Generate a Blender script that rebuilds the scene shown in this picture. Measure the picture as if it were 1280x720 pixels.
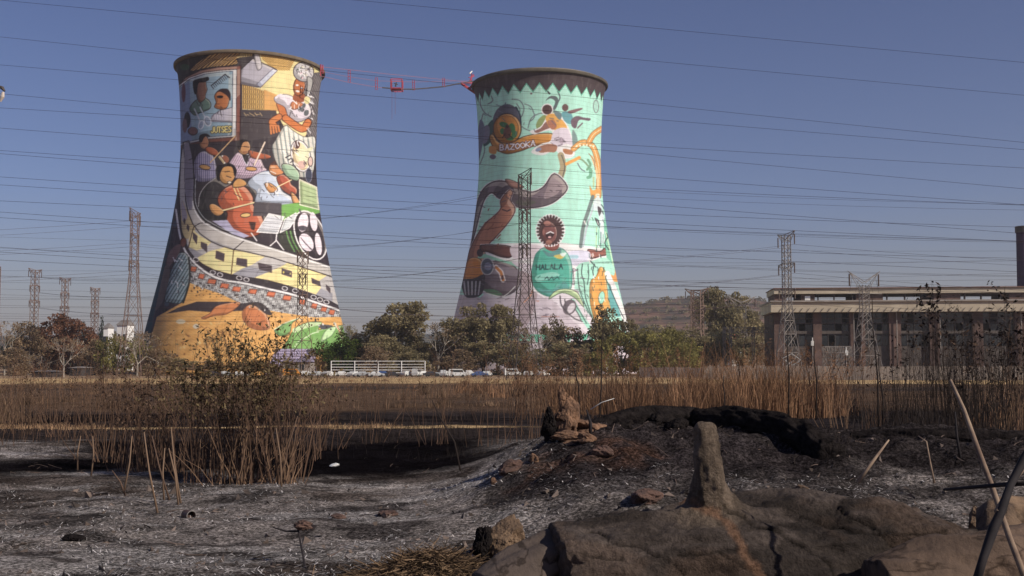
import bpy, bmesh, math, random
import numpy as np
from mathutils import Vector, Matrix
R = math.radians
random.seed(7); rng = np.random.default_rng(7)
scene = bpy.context.scene
for o in list(bpy.data.objects): bpy.data.objects.remove(o)
C = scene.collection

# ------------------------------------------------------------------ camera
F = 1420.0; PITCH = math.atan(92/1420.0); CAMZ = 1.6
cam = bpy.data.cameras.new('camera'); camo = bpy.data.objects.new('camera', cam); C.objects.link(camo)
camo.location = (0, 0, CAMZ); camo.rotation_euler = (R(90)+PITCH, 0, 0)
cam.sensor_width = 36; cam.lens = F/1280*36; cam.clip_start = 0.1; cam.clip_end = 20000
scene.camera = camo
# ------------------------------------------------------------------ sky, sun, exposure
SAZ, SEL = 56, 33       # sun: degrees to the right of straight behind the camera, elevation
sd = Vector((math.sin(R(SAZ))*math.cos(R(SEL)), -math.cos(R(SAZ))*math.cos(R(SEL)), math.sin(R(SEL))))
w = bpy.data.worlds.new("World"); scene.world = w; w.use_nodes = True
nt = w.node_tree; bgn = nt.nodes['Background']
sky = nt.nodes.new('ShaderNodeTexSky'); sky.sky_type = 'NISHITA'; sky.sun_disc = False
sky.sun_elevation = R(SEL); sky.sun_rotation = math.atan2(sd.x, sd.y)
sky.altitude = 1700; sky.air_density = 1.0; sky.dust_density = 3.0; sky.ozone_density = 2.5
tint = nt.nodes.new('ShaderNodeMix'); tint.data_type = 'RGBA'; tint.blend_type = 'MULTIPLY'; tint.inputs[0].default_value = 1
tg = nt.nodes.new('ShaderNodeTexCoord'); sx_ = nt.nodes.new('ShaderNodeSeparateXYZ'); nt.links.new(tg.outputs['Generated'], sx_.inputs[0])
sr = nt.nodes.new('ShaderNodeValToRGB'); nt.links.new(sx_.outputs[2], sr.inputs[0]); e_ = sr.color_ramp.elements   # smog belt low over the horizon
e_[0].position = 0.0; e_[0].color = (1.04, .80, .76, 1); e_[1].position = .30; e_[1].color = (.84, .80, 1.03, 1); q_ = e_.new(.06); q_.color = (1.0, .83, .85, 1); q_ = e_.new(.14); q_.color = (.90, .85, 1.04, 1)
nt.links.new(sr.outputs[0], tint.inputs[7])
nt.links.new(sky.outputs[0], tint.inputs[6]); nt.links.new(tint.outputs[2], bgn.inputs[0])
bgn.inputs[1].default_value = 0.072
sl = bpy.data.lights.new('sun', 'SUN'); sl.energy = 4.6; sl.angle = R(0.5); sl.color = (1.0, 0.91, 0.77)
so = bpy.data.objects.new('sun', sl); C.objects.link(so); so.rotation_euler = sd.to_track_quat('Z', 'Y').to_euler()
scene.view_settings.view_transform = 'Standard'; scene.view_settings.look = 'None'
scene.view_settings.exposure = 0.0; scene.view_settings.gamma = 1
scene.render.resolution_x = 1024; scene.render.resolution_y = 576

# ------------------------------------------------------------------ helpers
ct, st = math.cos(PITCH), math.sin(PITCH)
def at(px, py, Y):
    "point at distance Y ahead of the camera seen at photograph coordinates px, py (1280 x 720)"
    dx = (px-640)/F; dy = (360-py)/F
    yw = ct - dy*st; k = Y/yw
    return Vector((dx*k, Y, CAMZ + (st+dy*ct)*k))
def proj(x, y, z):
    z = z-CAMZ; d = y*ct+z*st; v = z*ct-y*st
    return 640+F*x/d, 360-F*v/d
def s2l(c):
    c = np.asarray(c, float)/255.0
    return np.where(c <= .04045, c/12.92, ((c+.055)/1.055)**2.4)

def hash2(ix, iy, s):
    n = (ix.astype(np.int64)*374761393 + iy.astype(np.int64)*668265263 + s*982451653) & 0xffffffff
    n = ((n ^ (n >> 13))*1274126177) & 0xffffffff
    return ((n ^ (n >> 16)) & 0xffff)/65535.0
def vnoise(x, y, s=0):
    x = np.asarray(x, float); y = np.asarray(y, float)
    ix = np.floor(x); iy = np.floor(y); fx = x-ix; fy = y-iy
    fx = fx*fx*(3-2*fx); fy = fy*fy*(3-2*fy); ix = ix.astype(np.int64); iy = iy.astype(np.int64)
    a = hash2(ix, iy, s); b = hash2(ix+1, iy, s); c = hash2(ix, iy+1, s); d = hash2(ix+1, iy+1, s)
    return (a*(1-fx)+b*fx)*(1-fy)+(c*(1-fx)+d*fx)*fy - .5
def fbm(x, y, o=4, s=0):
    x = np.asarray(x, float); y = np.asarray(y, float); t = 0; a = 1
    for i in range(o):
        t = t+a*vnoise(x*2**i+i*17.3, y*2**i-i*9.1, s+i); a *= .5
    return t
def sstep(a, b, x):
    t = np.clip((np.asarray(x, float)-a)/(b-a), 0, 1); return t*t*(3-2*t)

def G(x, y):
    "height of the ground"
    x = np.asarray(x, float); y = np.asarray(y, float)
    b = np.interp(y, [-300, 0, 22, 35, 60, 150, 250, 9000], [0, 0, 0, -.3, -1.0, -2.0, -2.4, -2.4])
    ridge = sstep(-1.4, 1.3, x)*sstep(8.2, 13.2, y)*(1-sstep(15, 24, y))
    und = .86+.10*np.sin(x*1.1+.6)
    b = b + .80*ridge*und*(1-.15*sstep(3.5, 7, x))
    b = b + .10*np.exp(-((x-.55)**2/.5+(y-12.6)**2/.8))            # foot of the clay mound
    b = b + .11*np.exp(-((x-2.3)**2/1.4+(y-13.6)**2/1.2))
    b = b + .10*np.exp(-((x-2.6)**2/1.2+(y-10.6)**2/.5))
    b = b - .12*np.exp(-((x+4)**2/14+(y-20.5)**2/16))
    near = 1-sstep(24, 40, y)
    b = b + near*(.10*fbm(x*.7, y*.7, 3, 3) + .045*fbm(x*3, y*3, 4, 5)*(.5+ridge))
    b = b + near*ridge*(.10*fbm(x*2, y*2.4, 3, 8)+.07*fbm(x*6, y*6, 3, 12))
    b = b + (1-near)*.35*fbm(x*.06, y*.06, 3, 11)*(1-sstep(150, 260, y))
    b = b + sstep(255, 300, y)*0
    return b
def gz(x, y): return float(G(np.array([x]), np.array([y]))[0])

class MB:
    def __init__(s): s.v = []; s.f = []; s.c = []
    def add(s, vs, fs, col=None):
        o = len(s.v); s.v += [tuple(p) for p in vs]; s.f += [tuple(i+o for i in f) for f in fs]
        if col is not None: s.c += [tuple(col)]*len(vs)
    def box(s, x0, x1, y0, y1, z0, z1, M=None):
        v = [Vector((x, y, z)) for z in (z0, z1) for y in (y0, y1) for x in (x0, x1)]
        if M is not None: v = [M @ p for p in v]
        s.add(v, [(0, 2, 3, 1), (4, 5, 7, 6), (0, 1, 5, 4), (2, 6, 7, 3), (0, 4, 6, 2), (1, 3, 7, 5)])
    def bar(s, a, b, r, r2=None, n=4, caps=True, col=None):
        a = Vector(a); b = Vector(b); r2 = r if r2 is None else r2
        d = b-a
        if d.length < 1e-6: return
        d.normalize(); u = d.orthogonal().normalized() if abs(d.z) > .95 else d.cross(Vector((0, 0, 1))).normalized(); w_ = d.cross(u)
        vs = []
        for p, q in ((a, r), (b, r2)):
            for k in range(n):
                t = 2*math.pi*(k+.5)/n; vs.append(p+(u*math.cos(t)+w_*math.sin(t))*q)
        fs = [(k, (k+1) % n, n+(k+1) % n, n+k) for k in range(n)]
        if caps: fs += [tuple(range(n))[::-1], tuple(range(n, 2*n))]
        s.add(vs, fs, col)
    def tube(s, pts, rad, n=6, col=None, caps=True):
        pts = [Vector(p) for p in pts]
        vs = []; u = None
        for i, p in enumerate(pts):
            d = (pts[min(i+1, len(pts)-1)]-pts[max(i-1, 0)]).normalized()
            if u is None: u = d.orthogonal().normalized()
            u = (u-d*u.dot(d)).normalized(); w_ = d.cross(u); r = rad[i] if hasattr(rad, '__len__') else rad
            for k in range(n):
                t = 2*math.pi*k/n; vs.append(p+(u*math.cos(t)+w_*math.sin(t))*r)
        fs = []
        for i in range(len(pts)-1):
            for k in range(n): fs.append((i*n+k, i*n+(k+1) % n, (i+1)*n+(k+1) % n, (i+1)*n+k))
        if caps: fs += [tuple(range(n))[::-1], tuple(range((len(pts)-1)*n, len(pts)*n))]
        s.add(vs, fs, col)
    def build(s, name, mat, parent=None, smooth=False, attr='tone'):
        me = bpy.data.meshes.new(name); me.from_pydata(s.v, [], s.f)
        if s.c and len(s.c) == len(s.v):
            a = me.color_attributes.new(attr, 'FLOAT_COLOR', 'POINT')
            a.data.foreach_set('color', np.array([c if len(c) == 4 else (*c, 1) for c in s.c], 'f').ravel())
        if smooth: me.polygons.foreach_set('use_smooth', [True]*len(me.polygons))
        me.update()
        return link(name, me, mat, parent)
def link(name, me, mat, parent=None):
    o = bpy.data.objects.new(name, me); C.objects.link(o)
    if mat: me.materials.append(mat)
    if parent: o.parent = parent
    return o
def tag(o, label=None, cat=None, group=None, kind=None):
    if label: o['label'] = label
    if cat: o['category'] = cat
    if group: o['group'] = group
    if kind: o['kind'] = kind
    return o
def empty(name, loc, rz=0, label=None, cat=None, group=None):
    o = bpy.data.objects.new(name, None); C.objects.link(o); o.location = loc; o.rotation_euler = (0, 0, rz)
    o.empty_display_size = .2
    return tag(o, label, cat, group)
def dup(root, loc, rz=0, sc=1, label=None):
    r = root.copy(); C.objects.link(r); r.location = loc; r.rotation_euler = (0, 0, rz)
    r.scale = sc if hasattr(sc, '__len__') else (sc, sc, sc)
    if label: r['label'] = label
    for ch in list(root.children):
        c = ch.copy(); C.objects.link(c); c.parent = r
        for g in list(ch.children):
            d = g.copy(); C.objects.link(d); d.parent = c
    return r

MATS = {}
def mat(name, a, b=None, scale=3., rough=.8, metal=0, bump=0., bscale=None, ctr=.5, wid=.35, attr=None, detail=6, stretch=None, rnd=0., spec=.3):
    "noise-mixed principled material; attr = vertex tone multiplied in"
    m = bpy.data.materials.new(name); m.use_nodes = True; t = m.node_tree; N = t.nodes; L = t.links
    p = N['Principled BSDF']; p.inputs['Roughness'].default_value = rough; p.inputs['Metallic'].default_value = metal
    p.inputs['Specular IOR Level'].default_value = spec
    tc = N.new('ShaderNodeTexCoord'); src = tc.outputs['Object']
    if stretch:
        mp = N.new('ShaderNodeMapping'); mp.inputs['Scale'].default_value = stretch; L.new(src, mp.inputs[0]); src = mp.outputs[0]
    b = a if b is None else b
    nz = N.new('ShaderNodeTexNoise'); nz.inputs['Scale'].default_value = scale; nz.inputs['Detail'].default_value = detail; nz.inputs['Roughness'].default_value = .65
    L.new(src, nz.inputs['Vector'])
    cr = N.new('ShaderNodeValToRGB'); cr.color_ramp.elements[0].position = ctr-wid/2; cr.color_ramp.elements[1].position = ctr+wid/2
    cr.color_ramp.elements[0].color = (*a, 1); cr.color_ramp.elements[1].color = (*b, 1)
    L.new(nz.outputs[0], cr.inputs[0]); col = cr.outputs[0]
    if attr:
        at_ = N.new('ShaderNodeVertexColor'); at_.layer_name = attr
        mx = N.new('ShaderNodeMix'); mx.data_type = 'RGBA'; mx.blend_type = 'MULTIPLY'; mx.inputs[0].default_value = 1
        L.new(col, mx.inputs[6]); L.new(at_.outputs[0], mx.inputs[7]); col = mx.outputs[2]
    if rnd:
        oi = N.new('ShaderNodeObjectInfo'); mr = N.new('ShaderNodeMapRange'); mr.inputs[3].default_value = 1-rnd; mr.inputs[4].default_value = 1+rnd
        L.new(oi.outputs['Random'], mr.inputs[0]); hs = N.new('ShaderNodeHueSaturation'); L.new(mr.outputs[0], hs.inputs['Value']); L.new(col, hs.inputs['Color']); col = hs.outputs[0]
    L.new(col, p.inputs['Base Color'])
    if bump:
        n2 = N.new('ShaderNodeTexNoise'); n2.inputs['Scale'].default_value = bscale or scale*3; n2.inputs['Detail'].default_value = 8; n2.inputs['Roughness'].default_value = .7
        L.new(src, n2.inputs['Vector']); bp = N.new('ShaderNodeBump'); bp.inputs['Strength'].default_value = bump; bp.inputs['Distance'].default_value = .05
        L.new(n2.outputs[0], bp.inputs['Height']); L.new(bp.outputs[0], p.inputs['Normal'])
    MATS[name] = m; return m

M_steel = mat('galvanised_steel', (.20, .18, .17), (.30, .27, .25), 1.2, .6, .3)
M_rust = mat('weathered_steel', (.13, .075, .06), (.24, .17, .14), 1.5, .7, .2)
M_dsteel = mat('dark_steel', (.05, .045, .045), (.11, .09, .085), 1.0, .6, .2)
M_lsteel = mat('bright_steel', (.5, .5, .5), (.62, .62, .6), 1.0, .45, .3)
M_wire = mat('conductor', (.05, .03, .045), (.08, .05, .06), 1, .6, .2)
M_insul = mat('insulator', (.08, .05, .04), (.12, .09, .08), 4, .3)
M_red = mat('red_paint', (.33, .035, .06), (.42, .06, .09), 2, .5)
M_pink = mat('faded_red_cable', (.26, .12, .17), (.33, .16, .21), 2, .6)
M_white = mat('white_paint', (.72, .72, .72), (.82, .81, .79), 2, .5)
M_concrete = mat('concrete', (.24, .21, .19), (.36, .32, .29), .35, .9, bump=.3, bscale=8)
M_cream = mat('cream_concrete', (.40, .34, .26), (.52, .45, .35), .25, .9, bump=.2, bscale=5)
M_glass = mat('dark_glass', (.015, .018, .022), (.03, .035, .04), .5, .15, spec=.5)
M_tyre = mat('tyre', (.02, .02, .02), (.035, .035, .035), 5, .8)

# ------------------------------------------------------------------ ground: one sheet to the horizon
def axis(parts):
    out = [parts[0][0]]
    for a, b, n, g in parts:
        t = np.linspace(0, 1, n+1)[1:]; out += list(a+(b-a)*(t if g == 1 else (g**t-1)/(g-1)))
    return np.array(out)
xr = axis([(0, 7, 190, 1), (7, 40, 110, 5), (40, 6000, 70, 150)])
xs = np.concatenate([-xr[::-1], xr[1:]])
ys = axis([(-300, 5, 30, .01), (5, 18, 330, 1), (18, 34, 170, 2), (34, 300, 150, 6), (300, 7000, 60, 20)])
XX, YY = np.meshgrid(xs, ys)
ZZ = G(XX, YY)
nx, ny = len(xs), len(ys)
def grid_mesh(name, V, nx, ny, wrap=False):
    me = bpy.data.meshes.new(name)
    i = np.arange(ny-1)[:, None]*nx; j = np.arange(nx if wrap else nx-1)[None, :]; j2 = (j+1) % nx
    q = np.stack([i+j, i+j2, i+nx+j2, i+nx+j], -1).reshape(-1, 4)
    me.vertices.add(len(V)); me.vertices.foreach_set('co', V.astype('f').ravel())
    me.loops.add(q.size); me.loops.foreach_set('vertex_index', q.astype('i').ravel())
    me.polygons.add(len(q)); me.polygons.foreach_set('loop_start', np.arange(0, q.size, 4, dtype='i')); me.polygons.foreach_set('loop_total', np.full(len(q), 4, 'i'))
    me.polygons.foreach_set('use_smooth', np.ones(len(q), bool))
    me.update(calc_edges=True); me.validate(); return me
me = grid_mesh('ground', np.stack([XX, YY, ZZ], -1).reshape(-1, 3), nx, ny)
# what burnt, what did not: soil cover painted as zones over the ground
wob = fbm(XX*.35, YY*.35, 4, 21); wob2 = fbm(XX*.04, YY*.04, 4, 31); wob3 = fbm(XX*1.6, YY*1.6, 4, 41)
yy_ = YY+wob*1.6
def zone(mask, cur, col): return cur*(1-mask[..., None])+np.array(col)[None, None]*mask[..., None]
ash = np.array((.185, .162, .152)); char_shade = (.006, .005, .006); tan = (.40, .28, .15); brown = (.10, .065, .045); dust = (.26, .18, .12)
col = np.broadcast_to(ash, (*XX.shape, 3)).copy()
col = zone(sstep(.02, .25, wob3)*.8, col, (.035, .030, .030)); col = zone(sstep(.08, .26, fbm(XX*.55+7, YY*.8, 4, 43))*.7, col, (.055, .042, .036)); col = zone(sstep(.16, .3, fbm(XX*.9-3, YY*1.6, 4, 44))*.7, col, (.30, .275, .265))
# black belt on the left behind the ash: charred soil, colour deepened for bush shade
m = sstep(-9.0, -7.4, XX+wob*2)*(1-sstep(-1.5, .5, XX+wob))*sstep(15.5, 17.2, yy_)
col = zone(m, col, char_shade)
m = sstep(23, 25, yy_+0*XX)*1.0
col = zone(m, col, (.030, .024, .024)); col = zone(sstep(34, 37, yy_)*(1-sstep(50, 58, yy_))*(1-sstep(.1, .3, wob+.1)), col, (.010, .008, .009))
# burnt ridge on the right
col = zone(sstep(.1, .8, XX)*sstep(8.6, 9.4, YY)*(.25+.6*sstep(-.1, .2, fbm(XX*1.2, YY*2, 4, 46))), col, (.05, .043, .042))
m = sstep(.2, 1.2, XX+wob)*sstep(10.9, 12.0, yy_+.25*np.abs(XX-4)*0)
col = zone(m*.93, col, (.022, .018, .019))
m = sstep(.62, .95, np.exp(-((XX-.75)**2/1.6+(YY-12.2)**2/1.2))+wob3*.35)
col = zone(m*.5*sstep(-.15, .25, fbm(XX*4, YY*4, 3, 45)+.1), col, (.10, .052, .034))
m = np.clip(1-np.abs(yy_-31.5)/1.2, 0, 1)*(sstep(-.1, .2, wob2+wob*.3+.1))*(1-sstep(-2, 2, XX))
col = zone(sstep(0, .5, m), col, tan)
col = zone(np.clip(1-np.abs(YY+wob*1.-37.5)/1.2, 0, 1)*sstep(5, 6.5, XX)*(1-sstep(11, 13, XX)), col, tan)
m = sstep(56, 66, YY+wob2*12)
col = zone(m, col, brown)
m = sstep(.0, .3, wob2+.05)*sstep(60, 70, YY)*(1-sstep(185, 195, YY))
col = zone(m*.8, col, (.045, .036, .034))
m = sstep(188, 196, YY+wob2*14); col = zone(m, col, tan)
m = sstep(265, 285, YY+wob2*20); col = zone(m, col, dust)
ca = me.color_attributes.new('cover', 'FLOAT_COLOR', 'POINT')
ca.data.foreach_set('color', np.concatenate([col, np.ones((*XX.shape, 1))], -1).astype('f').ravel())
M_ground = bpy.data.materials.new('burnt_ground'); M_ground.use_nodes = True
t = M_ground.node_tree; N = t.nodes; L = t.links; p = N['Principled BSDF']; p.inputs['Roughness'].default_value = 1.0; p.inputs['Specular IOR Level'].default_value = .0
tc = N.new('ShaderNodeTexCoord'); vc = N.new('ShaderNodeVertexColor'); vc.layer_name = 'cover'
def noise(sc, det=5, ro=.65, vec=None, stretch=None):
    n = N.new('ShaderNodeTexNoise'); n.inputs['Scale'].default_value = sc; n.inputs['Detail'].default_value = det; n.inputs['Roughness'].default_value = ro
    src = tc.outputs['Object']
    if stretch: mp = N.new('ShaderNodeMapping'); mp.inputs['Scale'].default_value = stretch; L.new(src, mp.inputs[0]); src = mp.outputs[0]
    L.new(src, n.inputs['Vector']); return n.outputs[0]
def ramp(src, stops):
    c = N.new('ShaderNodeValToRGB'); e = c.color_ramp.elements
    while len(e) < len(stops): e.new(.5)
    for k, (ps, v) in enumerate(stops): e[k].position = ps; e[k].color = (*v, 1) if hasattr(v, '__len__') else (v, v, v, 1)
    L.new(src, c.inputs[0]); return c.outputs[0]
def mul(a, b, f=1.):
    m = N.new('ShaderNodeMix'); m.data_type = 'RGBA'; m.blend_type = 'MULTIPLY'; m.inputs[0].default_value = f
    L.new(a, m.inputs[6]); L.new(b, m.inputs[7]); return m.outputs[2]
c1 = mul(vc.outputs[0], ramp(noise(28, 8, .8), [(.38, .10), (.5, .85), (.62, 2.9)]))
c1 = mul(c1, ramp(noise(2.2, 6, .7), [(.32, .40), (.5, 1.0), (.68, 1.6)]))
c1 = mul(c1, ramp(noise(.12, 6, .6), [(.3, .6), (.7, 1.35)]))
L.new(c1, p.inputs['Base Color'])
bp = N.new('ShaderNodeBump'); bp.inputs['Strength'].default_value = .9; bp.inputs['Distance'].default_value = .04
L.new(noise(22, 10, .8), bp.inputs['Height']); L.new(bp.outputs[0], p.inputs['Normal'])
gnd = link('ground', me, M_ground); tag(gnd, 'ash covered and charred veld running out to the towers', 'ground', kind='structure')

# distant hills
def hill(name, pts, Y, depth, mat_, label):
    "ridge line given as (px, py) at distance Y"
    n = 160; mm = 26; P = [at(a, b, Y) for a, b in pts]
    hx = np.interp(np.linspace(0, 1, n), np.linspace(0, 1, len(P)), [q.x for q in P]); hz = np.interp(hx, [q.x for q in P], [q.z for q in P])
    V = []
    for j in range(mm):
        u = j/(mm-1); prof = math.sin(math.pi*u)**.8
        for i in range(n):
            z = -2.6+(hz[i]+2.6)*prof; V.append((hx[i], Y+depth*(u-.5), z))
    V = np.array(V); V[:, 2] += fbm(V[:, 0]*.012, V[:, 1]*.012, 4, 51)*(V[:, 2]+2.6)*.12
    o = link(name, grid_mesh(name, V, n, mm), mat_); return tag(o, label, 'hill', kind='structure')
M_hill = mat('hill_scrub', (.035, .03, .02), (.20, .105, .07), .02, .95, ctr=.53, wid=.22, detail=12, stretch=(1, 1, 3))
hill('hills', [(700, 400), (760, 385), (800, 377), (850, 375), (900, 376), (960, 380), (1050, 384), (1200, 380), (1400, 384), (1700, 400)], 1700, 700, M_hill, 'low brown scrub covered hill behind the right tower and the power station')
hill('hills', [(-500, 440), (-200, 425), (0, 420), (120, 416), (260, 420), (420, 418), (600, 416), (760, 430)], 2300, 500, mat('far_woods', (.03, .035, .025), (.08, .07, .05), .02, .95), 'dark wooded rise on the horizon left of the towers')

# ------------------------------------------------------------------ murals: flat paint drawn as shapes, then laid on the shells
class Canvas:
    S = 3
    def __init__(s, x0, x1, y0, y1, base):
        s.x0, s.y0 = x0, y0; s.w = int((x1-x0)*s.S); s.h = int((y1-y0)*s.S)
        s.im = np.empty((s.h, s.w, 3)); s.im[:] = base
        s.gx = x0+(np.arange(s.w)+.5)/s.S; s.gy = y0+(np.arange(s.h)+.5)/s.S
    def win(s, a, b, c, d):
        i0 = max(0, int((a-s.x0)*s.S)-1); i1 = min(s.w, int((b-s.x0)*s.S)+2); j0 = max(0, int((c-s.y0)*s.S)-1); j1 = min(s.h, int((d-s.y0)*s.S)+2)
        return i0, max(i0, i1), j0, max(j0, j1)
    def smooth(s, P, closed=True):
        P = np.array(P, float); n = len(P); out = []
        for i in range(n if closed else n-1):
            p0, p1, p2, p3 = (P[(i-1) % n], P[i], P[(i+1) % n], P[(i+2) % n]) if closed else (P[max(i-1, 0)], P[i], P[i+1], P[min(i+2, n-1)])
            for u in (0, .25, .5, .75):
                out.append(.5*((2*p1)+(-p0+p2)*u+(2*p0-5*p1+4*p2-p3)*u*u+(-p0+3*p1-3*p2+p3)*u**3))
        if not closed: out.append(P[-1])
        return np.array(out)
    def mask(s, P):
        P = np.array(P, float); i0, i1, j0, j1 = s.win(P[:, 0].min(), P[:, 0].max(), P[:, 1].min(), P[:, 1].max())
        X, Y = np.meshgrid(s.gx[i0:i1], s.gy[j0:j1]); m = np.zeros(X.shape, bool)
        for k in range(len(P)):
            x1, y1 = P[k]; x2, y2 = P[(k+1) % len(P)]
            if y1 == y2: continue
            m ^= ((y1 > Y) != (y2 > Y)) & (X < (x2-x1)*(Y-y1)/(y2-y1)+x1)
        return (j0, j1, i0, i1), m, X, Y
    def poly(s, P, col, sm=True, edge=None, ew=.7, fn=None):
        if sm: P = s.smooth(P)
        (j0, j1, i0, i1), m, X, Y = s.mask(P)
        sub = s.im[j0:j1, i0:i1]
        if fn is None: sub[m] = col
        else: sub[m] = fn(X, Y)[m]
        if edge is not None and m.any() and min(m.shape) > 14:
            k = max(2, int(min(m.shape)*.14)); sh = np.zeros_like(m); sh[k:, :-k] = m[:-k, k:]; cr_ = m & ~np.roll(np.roll(m, -k, 0), k, 1); cr_[-k:, :] = m[-k:, :]; cr_[:, :k] = m[:, :k]
            sub[cr_] = sub[cr_]*.80
            k2 = max(1, k//2); hl = m & ~np.roll(np.roll(m, k2, 0), -k2, 1); sub[hl] = sub[hl]*.66+np.array((250, 240, 220))*.34
        if edge is not None: s.line(list(P)+[P[0]], ew, edge)
        return s
    def ell(s, cx, cy, rx, ry, col, rot=0, edge=None, ew=.7, fn=None):
        t = np.linspace(0, 2*np.pi, 28, endpoint=False); c, n = math.cos(R(rot)), math.sin(R(rot))
        P = np.stack([cx+rx*np.cos(t)*c-ry*np.sin(t)*n, cy+rx*np.cos(t)*n+ry*np.sin(t)*c], -1)
        s.poly(P, col, False, edge, ew, fn)
    def line(s, P, w_, col, sm=False):
        P = np.array(P, float)
        if sm: P = s.smooth(P, False)
        for a, b in zip(P[:-1], P[1:]):
            i0, i1, j0, j1 = s.win(min(a[0], b[0])-w_, max(a[0], b[0])+w_, min(a[1], b[1])-w_, max(a[1], b[1])+w_)
            X, Y = np.meshgrid(s.gx[i0:i1], s.gy[j0:j1]); d = b-a; l = d@d+1e-9
            u = np.clip(((X-a[0])*d[0]+(Y-a[1])*d[1])/l, 0, 1); dd = np.hypot(X-a[0]-u*d[0], Y-a[1]-u*d[1])
            s.im[j0:j1, i0:i1][dd < w_/2] = col
    def text(s, T, x, y, wch, h, lw, col, slope=0, gap=1.35, curve=None):
        G_ = {'H': [[(0, 0), (0, 1)], [(1, 0), (1, 1)], [(0, .5), (1, .5)]], 'A': [[(0, 1), (.5, 0), (1, 1)], [(.2, .62), (.8, .62)]], 'L': [[(0, 0), (0, 1), (.9, 1)]],
              'Z': [[(0, 0), (1, 0), (0, 1), (1, 1)]], 'O': [[(.5, 0), (1, .3), (1, .7), (.5, 1), (0, .7), (0, .3), (.5, 0)]], 'K': [[(0, 0), (0, 1)], [(1, 0), (0, .5), (1, 1)]],
              'B': [[(0, 0), (0, 1), (.8, .95), (.9, .7), (.6, .5), (0, .5)], [(0, 0), (.7, .05), (.8, .3), (.6, .5)]], 'S': [[(1, .1), (.4, 0), (0, .25), (.9, .7), (.6, 1), (0, .9)]],
              'J': [[(.8, 0), (.8, .9), (.3, 1), (0, .8)]], 'U': [[(0, 0), (0, .8), (.5, 1), (1, .8), (1, 0)]], 'T': [[(0, 0), (1, 0)], [(.5, 0), (.5, 1)]], 'E': [[(1, 0), (0, 0), (0, 1), (1, 1)], [(0, .5), (.8, .5)]]}
        for k, ch in enumerate(T):
            ox = x+k*wch*gap; oy = y+slope*(ox-x)+(curve(k) if curve else 0)
            for stroke in G_.get(ch, []): s.line([(ox+a*wch, oy+b*h) for a, b in stroke], lw, col)
    def ink(s, cx, cy, rx, ry, n, col=(60, 54, 62), w_=.7, rot=70, jit=40):
        for k in range(n):
            a = random.uniform(0, 6.28); r_ = math.sqrt(random.random()); x = cx+rx*r_*math.cos(a); y = cy+ry*r_*math.sin(a); t_ = R(rot+random.uniform(-jit, jit)); l = random.uniform(1.2, 3.2)
            s.line([(x-l*math.cos(t_), y-l*math.sin(t_)), (x+random.uniform(-.6, .6), y), (x+l*math.cos(t_), y+l*math.sin(t_))], w_*random.uniform(.6, 1.3), col, True)
    def soften(s):
        im = s.im; k = im.copy()
        for dj, di in ((0, 1), (0, -1), (1, 0), (-1, 0), (1, 1), (-1, -1), (1, -1), (-1, 1)): k += np.roll(np.roll(im, dj, 0), di, 1)
        s.im = k/9
    def sample(s, x, y):
        u = np.clip((x-s.x0)*s.S-.5, 0, s.w-1.001); v = np.clip((y-s.y0)*s.S-.5, 0, s.h-1.001)
        i = u.astype(int); j = v.astype(int); fu = (u-i)[..., None]; fv = (v-j)[..., None]
        return (s.im[j, i]*(1-fu)+s.im[j, i+1]*fu)*(1-fv)+(s.im[j+1, i]*(1-fu)+s.im[j+1, i+1]*fu)*fv

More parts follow.
